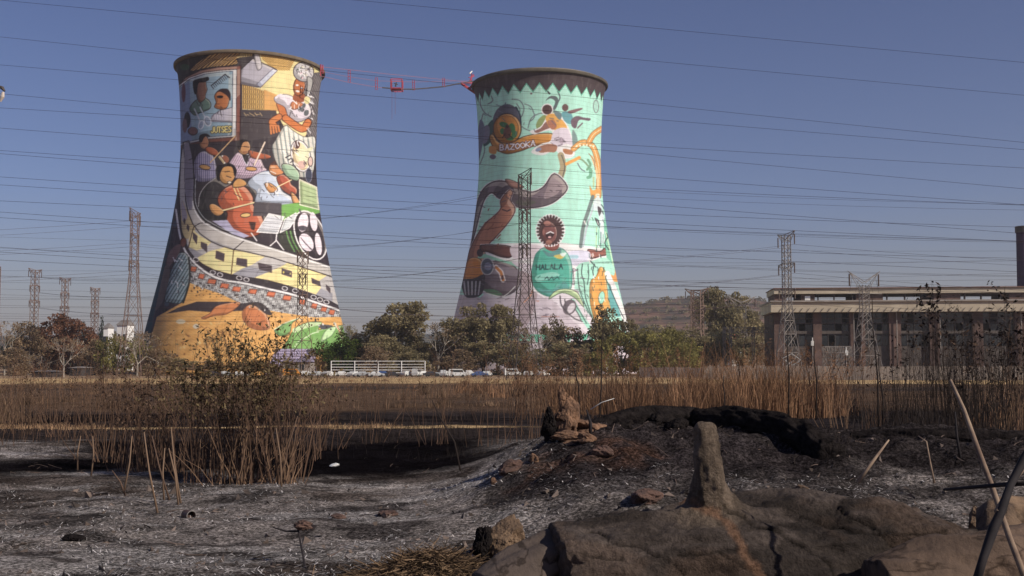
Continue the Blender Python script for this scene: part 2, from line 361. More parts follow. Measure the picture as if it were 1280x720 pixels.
K = (48, 42, 46)
def paint_one():
    c = Canvas(170, 445, 50, 485, (60, 50, 58))
    def hatch(c1, c2, fx, fy, th=.5):
        c1 = np.array(c1); c2 = np.array(c2)
        return lambda X, Y: np.where((np.sin(X*fx+Y*fy+1.5*np.sin(Y*.7+X*.3)) > th)[..., None], c2, c1)
    # ceiling, thatch and fringe
    c.poly([(172, 55), (445, 55), (445, 130), (172, 130)], (46, 38, 42), False)
    c.poly([(238, 88), (262, 69), (290, 64), (310, 61), (315, 63), (296, 73), (296, 80), (262, 84)], 0, fn=hatch((196, 156, 92), (70, 50, 40), 1.7, 2.3, .35))
    c.ell(231, 84, 6, 4, (50, 75, 55))
    c.poly([(295, 72), (322, 60), (345, 60), (380, 68), (402, 80), (402, 130), (372, 190), (345, 140), (302, 140), (300, 100), (314, 74)], (238, 214, 150), False)
    c.poly([(297, 73), (318, 62), (318, 74), (302, 86), (297, 84)], (70, 62, 66), False)
    c.poly([(300, 66), (316, 62), (316, 70), (298, 72)], 0, False, fn=hatch((232, 206, 130), (80, 64, 50), 3.2, .8, .2))
    c.poly([(322, 60), (350, 62), (372, 70), (368, 76), (362, 88), (350, 88), (338, 84), (328, 74)], 0, False, fn=lambda X, Y: np.where(((np.sin(X*2.6)*np.sin(Y*2.6+X*.6)) > .22)[..., None], np.array((130, 92, 45)), np.array((226, 186, 104))))
    c.poly([(302, 103), (346, 120), (344, 139), (302, 136)], 0, False, fn=lambda X, Y: np.where((np.sin(X*2.5+.4*np.sin(Y)) > .35)[..., None], np.array((88, 64, 46)), np.array((222, 180, 98))))
    c.poly([(330, 112), (352, 121), (348, 139), (330, 138)], (214, 160, 86), False)
    c.poly([(297, 103), (303, 103), (303, 137), (345, 138), (352, 170), (350, 232), (297, 232)], (78, 70, 74), False)
    for k in range(7): c.line([(305+k*3.3, 141+k % 2*2), (308+k*3.3, 145-k % 3)], .8, (196, 168, 120))
    # lamp shade
    c.poly([(300, 88), (316, 73), (346, 87), (323, 109), (297, 101)], (182, 178, 192), False, K, 1)
    c.poly([(341, 86), (347, 88), (325, 110), (321, 105)], (205, 210, 235), False, (90, 85, 100), .6)
    c.poly([(297, 101), (321, 106), (323, 110), (300, 105)], (110, 104, 112), False)
    c.poly([(317, 63), (322, 64), (327, 80), (326, 86), (321, 86)], (208, 203, 208), True, (80, 75, 85), .7)
    # picture frame with two heads
    c.poly([(214, 116), (232, 97), (250, 88), (272, 84), (301, 82), (300, 176), (262, 178), (214, 190)], (140, 88, 76), False, (62, 42, 44), 1.2)
    c.poly([(216, 112), (236, 97), (255, 90.5), (275, 88), (296, 86.5), (295, 171), (262, 173.5), (214, 185)], (224, 226, 232), False, (60, 44, 48), .8)
    c.poly([(216, 115), (237, 99), (256, 92.5), (275, 90), (291, 89), (290, 169), (262, 171), (214, 182)], (146, 176, 196), False, (70, 80, 100), .8)
    c.poly([(216, 118), (237, 100), (240, 176), (214, 182)], (122, 140, 176), False)
    c.ell(229.5, 116, 2.4, 12, (104, 60, 80))
    c.poly([(237, 136), (244, 126), (255, 122), (263, 128), (262, 136), (250, 141), (243, 144)], (104, 134, 122), edge=K)
    c.poly([(246, 104), (256, 100), (258, 108), (259, 112), (257, 118), (256, 124), (249, 128), (245, 116)], (138, 96, 78), edge=K, ew=.6)
    c.poly([(241, 103), (246, 99), (255, 97), (260, 96), (261, 100), (254, 103), (248, 104), (246, 116), (243, 117)], (34, 28, 34))
    c.line([(264, 107), (281, 93), (287, 97)], 1.1, (50, 46, 56)); c.line([(264, 107), (267, 111)], 1, (50, 46, 56))
    for k in range(9): c.line([(266+k*2, 105.5-k*1.6), (269+k*2, 109-k*1.45)], .75, (50, 46, 56))
    c.poly([(262, 152), (266, 144), (275, 138), (284, 136), (290, 134), (290, 153)], (196, 192, 206), False, (90, 90, 110))
    for k in range(6): c.line([(264+k*3, 143-k), (265+k*3, 152)], .6, (150, 146, 170))
    c.poly([(268, 120), (273, 114), (284, 113), (287, 119), (286, 128), (283, 135), (276, 137), (268, 134), (270, 128)], (190, 116, 62), edge=K, ew=.6)
    c.poly([(269, 117), (275, 111.5), (284, 111), (288, 117), (288, 126), (284, 120), (275, 114.5)], (56, 42, 48))
    c.ell(275, 121, 4, 1.8, (34, 28, 36)); c.line([(270, 130), (274, 130)], .8, (80, 40, 34))
    for q in ((251.5, 156, 3, 5.4, 15), (259.5, 151.5, 4, 6, -20)): c.ell(*q[:4], (150, 165, 190), q[4], (206, 212, 224), 1.4)
    c.line([(243, 136), (250, 151)], 1.5, (200, 208, 220)); c.line([(250, 134), (256, 146)], 1.5, (200, 208, 220))
    c.ell(234, 150, 4, 10, (36, 30, 44), 0); c.ell(231, 157, 3, 9, (110, 84, 92))
    c.ell(241, 164, 6, 5, (120, 84, 84), edge=(50, 44, 50))
    for (lw, cc) in ((2.6, (70, 60, 40)), (1.3, (232, 216, 138))): c.text('JUTSES', 264, 159, 3.4, 7, lw, cc, gap=1.28, slope=-.05)
    # left part, between silhouette and train
    c.poly([(170, 190), (231, 185), (234, 250), (236, 300), (240, 320), (236, 350), (228, 380), (200, 400), (170, 480)], (66, 54, 64), False)
    for y in range(190, 400, 9): c.ell(222-(max(0, y-250))*.11+random.uniform(-4, 4), y, 3, 4, random.choice([(88, 70, 80), (44, 40, 48), (104, 74, 70), (70, 82, 98)]))
    # musicians' backdrop
    c.poly([(236, 180), (300, 178), (350, 170), (395, 175), (398, 300), (350, 300), (262, 285), (243, 255)], (62, 54, 60), False)
    # left violinist
    c.poly([(242, 206), (247, 193), (256, 189), (266, 194), (270, 205), (271, 222), (258, 227), (245, 225)], 0, edge=(60, 54, 70), fn=lambda X, Y: np.where((np.sin(X*2.6) > .4)[..., None], np.array((96, 96, 136)), np.array((168, 160, 190))))
    c.ell(255, 178, 6, 8.5, (164, 112, 80), edge=K); c.poly([(249, 176), (250, 169), (258, 167), (263, 171), (256, 171), (252, 178)], (40, 32, 36))
    c.ell(265, 189, 9, 4.5, (172, 92, 58), 25, K); c.ell(281, 199, 6, 5, (150, 90, 66), 30, K); c.poly([(272, 196), (275, 194), (283, 205), (280, 206)], (226, 200, 150), False, K, .5)
    c.ell(278, 195, 1, 1, (235, 230, 225)); c.ell(281, 204, 1, 1, (235, 230, 225))
    c.line([(263, 203), (294, 170)], 1.5, (206, 168, 120)); c.ell(256, 209, 7, 3, (192, 144, 84), 10, K)
    # middle violinist
    c.poly([(284, 208), (295, 192), (302, 192), (311, 198), (318, 192), (324, 195), (330, 208), (333, 214), (314, 222), (296, 223), (286, 216)], 0, edge=(80, 66, 80), fn=lambda X, Y: np.where((np.sin(X*2.2+Y*1.2) > .5)[..., None], np.array((160, 130, 160)), np.array((206, 184, 200))))
    c.poly([(302, 193), (312, 193), (309, 207), (305, 201)], (50, 44, 50), False, (220, 220, 235), .7)
    c.ell(305, 184, 8, 9.5, (196, 142, 92), edge=K); c.poly([(297, 184), (297, 177), (304, 174), (312, 177), (304, 178), (300, 188)], (44, 36, 40)); c.line([(305, 183), (311, 184)], .8, K); c.line([(304, 190), (309, 190)], .8, (110, 50, 40))
    c.poly([(311, 188), (322, 190), (337, 194), (337, 198), (322, 199), (313, 196)], (176, 92, 56), edge=K)
    c.line([(318, 206), (331, 178)], 2, (226, 206, 186)); c.ell(314, 211, 7, 2.8, (204, 150, 88), 5, K)
    # cello player
    c.poly([(247, 262), (250, 244), (258, 231), (272, 222), (288, 230), (302, 232), (314, 228), (324, 238), (331, 256), (332, 275), (300, 290), (270, 276), (255, 276)], (62, 58, 60), edge=K)
    c.line([(248, 258), (250, 243), (258, 231), (270, 222)], 1.1, (160, 156, 160), True)
    c.poly([(272, 248), (280, 236), (294, 230), (307, 234), (316, 246), (317, 257), (325, 266), (330, 280), (325, 292), (308, 297), (291, 292), (283, 280), (284, 266), (276, 260)], (196, 98, 62), edge=(64, 34, 34), ew=1.1)
    c.line([(276, 252), (282, 241), (290, 236)], .7, (120, 60, 50), True); c.line([(287, 280), (296, 290), (308, 294)], .8, (120, 60, 50), True)
    c.line([(291, 232), (299, 250)], 1.5, (232, 206, 140)); c.line([(295, 232), (303, 250)], 1.3, (232, 206, 140))
    c.ell(307, 269, 6.5, 2.6, (228, 186, 110), -6, K); c.poly([(311, 277), (320, 278), (318, 288), (314, 287)], (76, 50, 44), False)
    c.ell(284, 217, 10.5, 13, (204, 148, 82), 10, K, .9)
    c.poly([(271, 224), (270, 210), (278, 206), (290, 205), (296, 213), (293, 220), (290, 209), (280, 209), (275, 218), (275, 226)], (40, 34, 38))
    c.line([(283, 220), (289, 222)], .9, K); c.ell(287, 228, 2.6, 1.6, (232, 212, 190), 0, K, .6); c.line([(281, 215), (287, 214)], .8, K)
    c.poly([(292, 228), (298, 223), (306, 226), (308, 231), (300, 234), (291, 234)], (208, 152, 84), edge=K)
    c.poly([(262, 256), (268, 255), (276, 260), (280, 264), (276, 269), (269, 269), (263, 263)], (214, 152, 86), edge=K)
    c.line([(279, 263), (346, 246)], 1.8, (236, 214, 160)); c.line([(279, 264.2), (346, 247.2)], .5, K)
    # light blue shirt violinist
    c.poly([(311, 226), (324, 216), (338, 214), (348, 224), (352, 238), (364, 246), (370, 254), (345, 257), (320, 255), (321, 240), (312, 233)], (190, 202, 222), edge=(84, 88, 108))
    c.poly([(318, 252), (352, 254), (352, 270), (316, 270)], (82, 76, 82), False)
    c.ell(346, 211, 10, 9.5, (204, 134, 80), 0, K); c.poly([(338, 206), (344, 201), (353, 202), (358, 210), (355, 217), (351, 207)], (84, 50, 42)); c.line([(338, 214), (345, 217)], 1, (240, 225, 215)); c.line([(338, 209), (344, 209)], 1, (238, 220, 200))
    c.poly([(346, 221), (354, 218), (362, 224), (364, 230), (371, 236), (370, 243), (362, 243), (354, 238), (348, 230)], (176, 84, 58), edge=K)
    c.line([(346, 234), (376, 219)], 1.3, (236, 214, 160)); c.poly([(331, 229), (338, 229), (346, 235), (346, 239), (338, 241), (333, 236)], (212, 148, 84), edge=K)
    c.poly([(364, 240), (371, 246), (376, 256), (370, 258), (365, 250)], (206, 150, 96), edge=K)
    # green stage, music sheet, music stands
    c.poly([(352, 256), (398, 250), (400, 266), (376, 272), (352, 276)], (112, 168, 76), False)
    c.poly([(374, 224), (396, 234), (399, 262), (375, 256)], (172, 192, 142), False, (232, 226, 206), 1.1)
    for k in range(5): c.line([(377, 232+k*5), (395, 238+k*5)], .5, (120, 140, 100))
    c.poly([(265, 276), (284, 275), (292, 286), (312, 295), (300, 299)], (176, 172, 202), False)
    c.poly([(346, 290), (372, 286), (384, 322), (352, 310)], (60, 60, 54), False)
    for k in range(3): c.line([(358+k*5, 289), (361+k*5, 300), (368+k*5, 314)], 1.8, (98, 142, 78), True)
    c.poly([(321, 290), (336, 267), (355, 271), (347, 292)], (208, 210, 216), False, (250, 246, 248), 1.2)
    c.poly([(350, 291), (356, 274), (370, 266), (371, 272), (362, 285)], (202, 206, 210), False, (250, 246, 248), 1)
    for k in range(4): c.line([(327+k*2, 287-k*5), (349+k, 290-k*5)], .5, (140, 140, 150))
    c.line([(346, 291), (345, 301), (337, 308)], 1.3, (246, 240, 242)); c.line([(345, 300), (355, 313)], 1.3, (246, 240, 242)); c.line([(314, 291), (321, 301)], 1.3, (236, 232, 236))
    # striped sole
    c.ell(388, 294, 18, 32, (66, 58, 64), -22, (246, 238, 244), 1.6)
    c.ell(379, 278, 6.5, 12, (226, 214, 224), 8); c.ell(392, 277, 4.5, 12, (226, 214, 224), -8); c.ell(383, 303, 8, 12, (226, 214, 224), -30); c.ell(398, 305, 4, 14, (226, 214, 224), -8)
    for k in range(7): c.line([(376+k*1.8, 297+k*2.2), (381+k*1.8, 304+k*1.6)], .9, (90, 80, 90))
    c.poly([(372, 284), (378, 282), (384, 284), (381, 288), (376, 288)], (80, 74, 84))
    # woman
    c.poly([(383, 92), (402, 90), (402, 175), (384, 170), (376, 120)], 0, False, fn=lambda X, Y: np.where((np.sin(X*1.9+Y*2.3)*np.sin(Y*1.3-X) > .25)[..., None], np.array((186, 178, 176)), np.array((78, 72, 76))))
    for lw, cc in ((9.5, (84, 44, 34)), (8, (200, 114, 54))):
        c.line([(350, 130), (356, 147)], lw, cc)
    c.poly([(356, 157), (366, 163), (380, 171), (393, 171), (394, 186), (389, 220), (362, 218), (348, 208), (340, 186), (344, 176)], 0, edge=(80, 76, 80), fn=lambda X, Y: np.where((np.sin(X*1.1-Y*.15) > .55)[..., None], np.array((140, 150, 150)), np.array((226, 222, 212))))
    c.poly([(343, 122), (352, 118), (362, 119), (372, 124), (384, 128), (389, 140), (384, 148), (370, 153), (360, 144), (356, 134), (345, 128)], (218, 208, 220), edge=(90, 84, 96))
    for lw, cc in ((9.6, (84, 44, 34)), (8, (206, 118, 56))):
        c.line([(357, 148), (377, 161), (385, 153)], lw, cc, True)
    for lw, cc in ((8.6, (84, 44, 34)), (7, (204, 122, 60))): c.line([(349, 146), (340, 152), (343, 157)], lw, cc, True)
    for k in range(4): c.line([(338+k*3.2, 157), (339+k*3.4, 167-k)], 2.4, (204, 122, 60)); c.line([(339.7+k*3.2, 158), (340.6+k*3.4, 167-k)], .5, (84, 44, 34))
    c.line([(345, 122), (352, 119), (360, 130)], 3, (224, 216, 226), True)
    c.poly([(366, 127), (379, 130), (369, 137), (363, 134)], (190, 116, 70), edge=(110, 70, 60))
    for q in ((376, 137, 4, 3), (383, 141, 3, 4), (380, 132, 2, 3)): c.ell(*q, (100, 104, 108), 20)
    c.poly([(369, 116), (380, 117), (381, 126), (372, 128), (366, 124)], (150, 82, 48))
    c.ell(374, 108, 7.2, 12, (186, 106, 56), 8, (80, 42, 34), .8); c.ell(371.5, 106.5, 1.8, 1.1, (240, 232, 226)); c.ell(377, 110, 1.6, 1.1, (240, 232, 226)); c.ell(372, 114, 2.6, 1.2, (244, 240, 236), 12)
    c.ell(379.5, 90, 13, 12, (200, 196, 200), 20, (64, 60, 66), 1)
    for k in range(15): c.ell(379.5+random.uniform(-9, 9), 90+random.uniform(-8, 8), random.uniform(1, 2.6), random.uniform(.8, 1.6), random.choice([(120, 110, 118), (160, 150, 130), (226, 190, 200), (90, 100, 96), (236, 230, 210)]), random.uniform(0, 90))
    c.poly([(384, 96), (391, 100), (388, 116), (383, 122), (384, 106)], (170, 168, 166), edge=K); c.ell(384, 125, 4, 5, (240, 214, 150))
    c.poly([(352, 206), (364, 206), (374, 216), (372, 226), (358, 220)], (160, 190, 160), edge=K)
    for k in range(4): c.line([(357+k*3, 197+k*3), (363+k*3, 194+k*3)], 1.3, (50, 46, 50))
    c.ell(376, 195, 11, 19, (238, 212, 170), -14, K, 3); c.ell(376, 195, 11, 19, (238, 212, 170), -14, (240, 232, 232), 1.7)
    c.ell(371, 181, 4, 5, (90, 64, 60)); c.poly([(370, 188), (382, 186), (392, 184), (386, 192), (384, 204), (374, 200)], (242, 226, 186)); c.ell(377, 206, 5, 5, (206, 170, 160))
    c.ell(388, 202, 3, 6, (220, 190, 180), 0, K); c.ell(386, 219, 4, 9, (70, 74, 94), 0, (150, 150, 170), .7)
    # train
    up = [(229, 176), (241, 200), (242.5, 225), (242, 250), (245, 262), (253, 274), (262, 280), (275, 287), (290, 293), (305, 298), (330, 306), (360, 315), (385, 323), (412, 332), (430, 338)]
    up[0] = (236, 176)
    lowr = [(430, 352), (409, 344), (375, 333), (340, 322), (305, 314), (292, 312), (275, 307), (262, 301), (250, 292), (241, 280), (235, 265), (232, 250), (231, 225), (231, 200), (229, 178)]
    side = [(430, 386), (414, 377), (395, 369), (365, 359), (335, 350), (305, 346), (289, 343), (270, 338), (255, 331), (243, 322), (236, 313), (231, 300), (227, 285), (225, 262), (224, 240), (226, 200)]
    rail = [(440, 394), (419, 386), (395, 378), (365, 368), (335, 361), (305, 354), (280, 350), (262, 343), (248, 333), (237, 322), (229, 308), (224, 290), (220, 262)]
    low = [(440, 398), (421, 396), (395, 397), (360, 392), (330, 387), (300, 379), (275, 367), (250, 359), (236, 353), (234, 330), (229, 308)]
    # ground and ballast
    c.poly([(236, 350), (300, 376), (440, 392), (445, 485), (170, 485), (196, 396), (228, 378)], 0, False, fn=lambda X, Y: np.array((220, 164, 84))+(np.sin(X*.21+Y*.5)*7+np.sin(X*.9-Y*1.7)*5)[..., None]*np.array((1, 1, .8)))
    c.poly(rail[1:]+low[::-1], 0, False, fn=lambda X, Y: np.where((np.sin(X*1.5+np.sin(Y*1.1)*2)*np.sin(Y*1.7+np.sin(X*.9)*2) > .30)[..., None], np.array((62, 56, 60)), np.array((186, 186, 186))))
    for k in range(60): c.ell(random.uniform(238, 300), random.uniform(356, 372)+(0), random.uniform(.5, 1.2), .6, (96, 66, 40)) if random.random() < .7 else None
    c.poly([(208, 392), (224, 384), (246, 377), (285, 377), (318, 381), (316, 388), (290, 389), (262, 390), (236, 388), (216, 391)], (70, 60, 64), False)
    c.poly([(252, 397), (262, 392), (270, 383), (285, 379), (300, 378), (294, 386), (282, 393), (266, 395), (256, 399)], (204, 126, 72), edge=(120, 70, 48))
    c.poly([(303, 390), (312, 381), (322, 384), (333, 393), (337, 410), (320, 412), (306, 404)], (198, 120, 70), edge=(120, 70, 48))
    c.poly([(303, 380), (325, 378), (340, 392), (333, 393), (318, 382)], (66, 58, 60))
    for k in range(40): c.ell(random.uniform(200, 330), random.uniform(404, 455), random.uniform(.8, 3), random.uniform(.6, 1.5), random.choice([(196, 138, 66), (150, 100, 56), (230, 190, 120)]), random.uniform(0, 60))
    c.ell(226, 402, 6, 3, (222, 206, 170)); c.ell(245, 408, 4, 3, (216, 204, 180))
    # green hills
    c.poly([(343, 413), (354, 406), (366, 400), (374, 398), (365, 404), (362, 416), (350, 420)], (120, 168, 96), edge=(60, 70, 50))
    c.poly([(366, 414), (372, 408), (386, 403), (402, 403), (398, 412), (412, 409), (445, 408), (445, 440), (358, 440), (360, 425)], (116, 166, 86), edge=(60, 80, 50))
    c.poly([(366, 411), (376, 407), (386, 403), (402, 403), (396, 407), (380, 411), (368, 416)], (186, 210, 158)); c.poly([(398, 406), (416, 407), (404, 412)], (84, 84, 90))
    c.poly([(401, 427), (405, 416), (412, 410), (420, 409), (415, 419), (408, 424)], (188, 220, 166), edge=(90, 120, 80)); c.line([(418, 404), (424, 412), (428, 424)], 3, (206, 200, 180)); c.line([(421, 406), (426, 418)], 1.4, (214, 150, 100))
    c.line([(369, 433), (374, 426), (384, 421), (390, 417), (398, 415)], 1.1, (206, 222, 186), True)
    c.line([(343, 412), (356, 404), (373, 398)], 1.2, (214, 222, 190), True)
    c.poly([(345, 436), (395, 436), (395, 470), (330, 470)], 0, False, fn=lambda X, Y: np.where((np.sin(Y*1.9+.4*np.sin(X)) > .1)[..., None], np.array((170, 158, 188)), np.array((104, 96, 122))))
    # train body on top
    c.poly(rail+side[::-1], (62, 54, 60), False)
    c.poly(side+lowr[::-1], (190, 188, 200), False, K, 1)
    c.poly([(227, 250), (236, 268), (244, 286), (238, 296), (232, 298), (227, 284)], (196, 176, 130)); c.poly([(227, 250), (232, 262), (234, 272), (228, 276)], (170, 160, 168))
    c.poly([(242, 288), (252, 296), (264, 303), (258, 309), (246, 313), (236, 309), (236, 298)], (236, 212, 150), False)
    c.poly([(245, 323), (262, 314), (282, 309), (292, 312), (305, 315), (331, 321), (315, 331), (302, 336), (290, 343), (268, 337), (254, 330)], (238, 214, 150), False)
    c.poly([(318, 347), (336, 340), (352, 333), (360, 328), (375, 334), (409, 344), (399, 351), (401, 360), (395, 368), (365, 358), (335, 350)], (240, 214, 146), False)
    c.poly(up+lowr, (198, 194, 198), False, K, 1.2)
    c.poly([(236, 176), (241, 200), (242, 232), (240, 262), (236, 262), (231, 240), (230, 180)], (136, 130, 146), False)
    for P in ([(243, 283), (250, 279), (258, 278)], [(292, 312), (297, 308), (306, 300)]): c.line(P, 1, K)
    c.line([(236, 200), (241, 198)], .7, K); c.line([(232, 224), (242, 223)], .7, K)
    c.line([(a-1, b+2) for a, b in up[3:]], 1.3, (246, 242, 244), True); c.line(up, 1.1, (54, 50, 54), True)
    c.line([(a+2, b-1.6) for a, b in up[2:9]], .8, (190, 196, 200), True)
    c.line([(292, 313), (289, 344)], 1.2, (74, 58, 40)); c.line([(242, 284), (235, 311)], 1.1, (74, 58, 50))
    for P in ([(270, 313), (281, 317), (280, 327), (269, 323)], [(296, 322), (309, 324), (309, 334), (295, 331)], [(322, 328), (340, 332), (340, 341), (324, 337)], [(352, 335), (365, 339), (365, 347), (352, 343)], [(389, 347), (400, 352), (401, 358), (390, 354)], [(407, 355), (413, 360), (413, 367), (408, 362)], [(251, 302), (259, 305), (259, 316), (251, 309)], [(241, 290), (247, 295), (246, 306), (241, 298)], [(234, 280), (237, 283), (236, 290), (233, 285)], [(230, 272), (232, 275), (231, 281), (229, 277)]):
        c.poly(P, (84, 72, 78), False)
    c.ell(354.5, 340.5, 1, 1.6, (220, 200, 90)); c.ell(363, 342, 1, 1, (220, 200, 120))
    for (a, b) in ((245, 325), (266, 341), (275, 344), (299, 348), (308, 350), (356, 361), (369, 364), (392, 372), (400, 375), (408, 378)): c.ell(a, b-.5, 3.4, 2.4, (62, 54, 60), 15, (226, 222, 226), .9)
    c.line(rail, 2.4, (228, 224, 228), True); c.line([(a-.6, b+2) for a, b in rail[:-3]], .7, (60, 54, 58), True)
    for (a, b) in ((242, 336), (252, 345), (265, 351.5), (281, 357), (296, 361), (316, 364), (339, 367.5), (359, 372), (378, 377), (393, 382), (405, 386), (415, 390)):
        ww = 5.5 if 260 < a < 370 else 4; c.poly([(a-ww+1.5, b-3), (a+ww, b-2), (a+ww-2, b+4), (a-ww-.5, b+2.5)], (204, 110, 70), False, (110, 60, 50), .6)
    # robed figure
    c.poly([(231, 316), (236, 324), (237, 350), (229, 377), (212, 378), (206, 374), (212, 345), (217, 330), (222, 318)], 0, edge=(40, 50, 54), fn=lambda X, Y: np.where((np.sin(X*1.5+Y*.9) > .45)[..., None], np.array((74, 96, 102)), np.array((150, 170, 178))))
    c.line([(236, 322), (237, 350), (229, 378)], 2.4, (54, 58, 56), True); c.ell(229, 303, 4, 6, (120, 70, 56), 10, K); c.poly([(218, 308), (226, 306), (222, 320), (214, 330), (208, 340), (210, 320)], (120, 92, 92))
    c.poly([(200, 345), (210, 330), (212, 345), (205, 372), (198, 385), (194, 385)], (100, 86, 84))
    # teal flank
    c.poly([(216, 180), (224, 180), (223, 230), (217, 270), (211, 310), (203, 345), (194, 385), (186, 430), (182, 450), (170, 450)], (26, 66, 78), False)
    for q in ((370, 137, 11, 8, 9), (366, 190, 12, 20, 12), (379, 90, 10, 9, 9), (335, 238, 14, 14, 10), (306, 206, 12, 9, 6), (222, 350, 9, 24, 12), (385, 200, 8, 10, 5), (300, 250, 10, 10, 3), (274, 140, 8, 6, 4), (250, 132, 8, 6, 4)):
        c.ink(*q)
    for q in ((370, 135, 11, 8, 7), (366, 190, 12, 20, 8), (379, 90, 10, 9, 7), (335, 238, 14, 14, 7), (222, 345, 9, 24, 9), (388, 140, 5, 30, 14)): c.ink(*q, col=(240, 236, 240), w_=1)
    for q in ((270, 240, 14, 10, 6), (322, 180, 16, 40, 10), (366, 268, 30, 6, 8)): c.ink(*q, col=(96, 88, 92), w_=.8)
    for k in range(70):
        x = random.uniform(236, 418); yr = 330+(x-236)*.30; c.ell(x, yr+random.uniform(14, 32), random.uniform(.7, 1.8), random.uniform(.5, 1.2), random.choice([(52, 48, 52), (60, 54, 58), (214, 212, 214)]), random.uniform(0, 90))
    for q in ((300, 415, 60, 16, 10), (230, 420, 30, 24, 8)): c.ink(*q, col=(150, 100, 56), w_=1, rot=10)
    for q in ((392, 422, 24, 10, 10), (350, 408, 8, 5, 4)): c.ink(*q, col=(60, 92, 52), w_=.8, rot=-40)
    c.soften(); return c

MINT = (168, 226, 208)
def paint_two():
    c = Canvas(560, 800, 75, 485, MINT)
    g1 = (118, 128, 134)
    for P in ([(603, 118), (600, 128), (605, 140), (614, 146)], [(610, 130), (616, 126), (614, 120)], [(640, 124), (650, 126), (655, 136), (650, 148), (642, 144)], [(646, 130), (650, 138), (645, 146)], [(660, 160), (664, 148), (674, 142), (684, 142)], [(656, 130), (664, 134), (668, 146), (662, 152)], [(640, 140), (652, 158), (664, 164)], [(604, 142), (599, 165), (606, 186), (600, 205)]):
        c.line(P, 1.2, g1, True)
    c.poly([(616, 150), (622, 136), (634, 130), (646, 136), (650, 150), (640, 156), (622, 158)], (96, 96, 112)); c.poly([(608, 160), (616, 150), (618, 166), (613, 178), (604, 182)], (60, 90, 90)); c.ell(607, 168, 5, 12, (118, 116, 140), 10)
    c.poly([(600, 150), (606, 160), (603, 182), (597, 205), (596, 180)], (104, 110, 136))
    c.line([(645, 134), (650, 144), (651, 156)], 2, (60, 66, 84), True)
    c.ell(634, 161, 17.5, 19, (206, 138, 50), 0, (70, 56, 60), 1.2); c.line([(620, 170), (618, 156), (626, 146), (640, 146), (648, 158), (645, 170)], 1, (150, 96, 44), True)
    for q in ((630, 156, 6, 3.4, 20), (640, 160, 4, 6, -10), (643, 168, 3.4, 5, 20), (628, 164, 3, 4, 0), (637, 173, 5, 2.6, 10)): c.ell(q[0], q[1], q[2], q[3], (66, 126, 76), q[4])
    c.poly([(629, 168), (631, 160), (636, 158), (639, 164), (637, 172), (632, 173)], (112, 74, 66)); c.ell(634, 158, 2.2, 2.4, (80, 54, 50)); c.line([(632, 167), (628, 172)], 1.4, (80, 54, 50)); c.line([(636, 168), (640, 172)], 1.4, (60, 50, 46))
    c.line([(616, 166), (621, 178), (634, 183), (648, 178)], 1.6, (120, 84, 50), True)
    for r_ in (13, 15.5): c.ell(634, 161.5, r_, r_+1.5, (206, 138, 50), 0, (176, 112, 50), .6) if 0 else None
    c.poly([(612, 172), (617, 184), (632, 192), (650, 189), (670, 182), (692, 180), (692, 168), (674, 167), (654, 171), (640, 178), (624, 178), (616, 168)], (214, 146, 52), edge=(86, 66, 56), ew=1)
    c.poly([(612, 183), (620, 184), (620, 192), (612, 191)], (190, 130, 60)); c.ell(616, 196, 4, 3, (110, 100, 120))
    c.line([(622, 189), (640, 190), (662, 184), (690, 176)], 1, (150, 96, 44), True)
    for lw, cc in ((3, (96, 60, 66)), (1.6, (232, 222, 228))): c.text('BAZOOKA', 625, 180, 4.9, 6.6, lw, cc, gap=1.32, curve=lambda k: -.11*k*k-.25*k+1)
    # dark swirl, small marks
    c.poly([(682, 126), (688, 120), (696, 121), (698, 128), (694, 137), (691, 136), (694, 127), (688, 123)], (92, 104, 108)); c.line([(697, 114), (700, 122), (696, 130)], 1.5, (92, 104, 108), True)
    c.line([(672, 101), (687, 117)], 2, (60, 60, 64)); c.ell(664, 117, 1.5, 1, (110, 70, 80)); c.ell(745, 133, 3, 8, MINT, 0, (130, 140, 140), 1.2); c.line([(745, 122), (745, 138)], .8, (130, 140, 140))
    # leaping player
    c.poly([(670, 158), (674, 148), (684, 142), (694, 140), (682, 152), (676, 164)], (140, 160, 100)); W_ = (244, 236, 240)
    c.poly([(662, 164), (668, 162), (676, 158), (681, 150), (684, 144), (695, 141), (704, 148), (712, 162), (716, 176), (718, 194), (704, 198), (694, 188), (678, 194), (664, 190), (676, 180), (688, 176), (690, 164), (680, 164), (668, 168)], W_)
    c.poly([(668, 164), (676, 160), (683, 152), (690, 158), (682, 162), (672, 166)], (150, 108, 100)); c.ell(684, 137, 7.5, 7.5, W_); c.ell(684, 137, 6.2, 6.2, (92, 66, 66))
    c.poly([(682, 146), (692, 142), (702, 149), (709, 160), (700, 164), (692, 162), (686, 158)], (222, 164, 70)); c.poly([(684, 152), (692, 150), (696, 158), (690, 162)], (176, 116, 90))
    c.poly([(693, 163), (708, 160), (714, 172), (716, 182), (708, 180), (696, 184), (689, 178)], (212, 202, 216)); c.poly([(670, 186), (684, 180), (696, 182), (694, 190), (684, 190), (676, 191)], (170, 120, 96)); c.poly([(704, 186), (715, 188), (715, 193), (706, 192)], (180, 120, 80)); c.ell(702, 176, 3, 4, (176, 160, 176)); c.ell(673, 187, 4, 2.4, (140, 150, 180), -20)
    c.poly([(716, 162), (721, 170), (722, 180), (717, 186), (715, 172)], (124, 150, 150))
    # second small player
    c.poly([(692, 138), (702, 142), (700, 150), (694, 144)], (110, 130, 136)); c.ell(706.5, 134.5, 4, 4.5, (108, 82, 82)); c.poly([(702, 141), (712, 140), (716, 147), (714, 155), (706, 152)], (98, 160, 170)); c.poly([(710, 139), (726, 135), (727, 137), (714, 142)], (130, 100, 104))
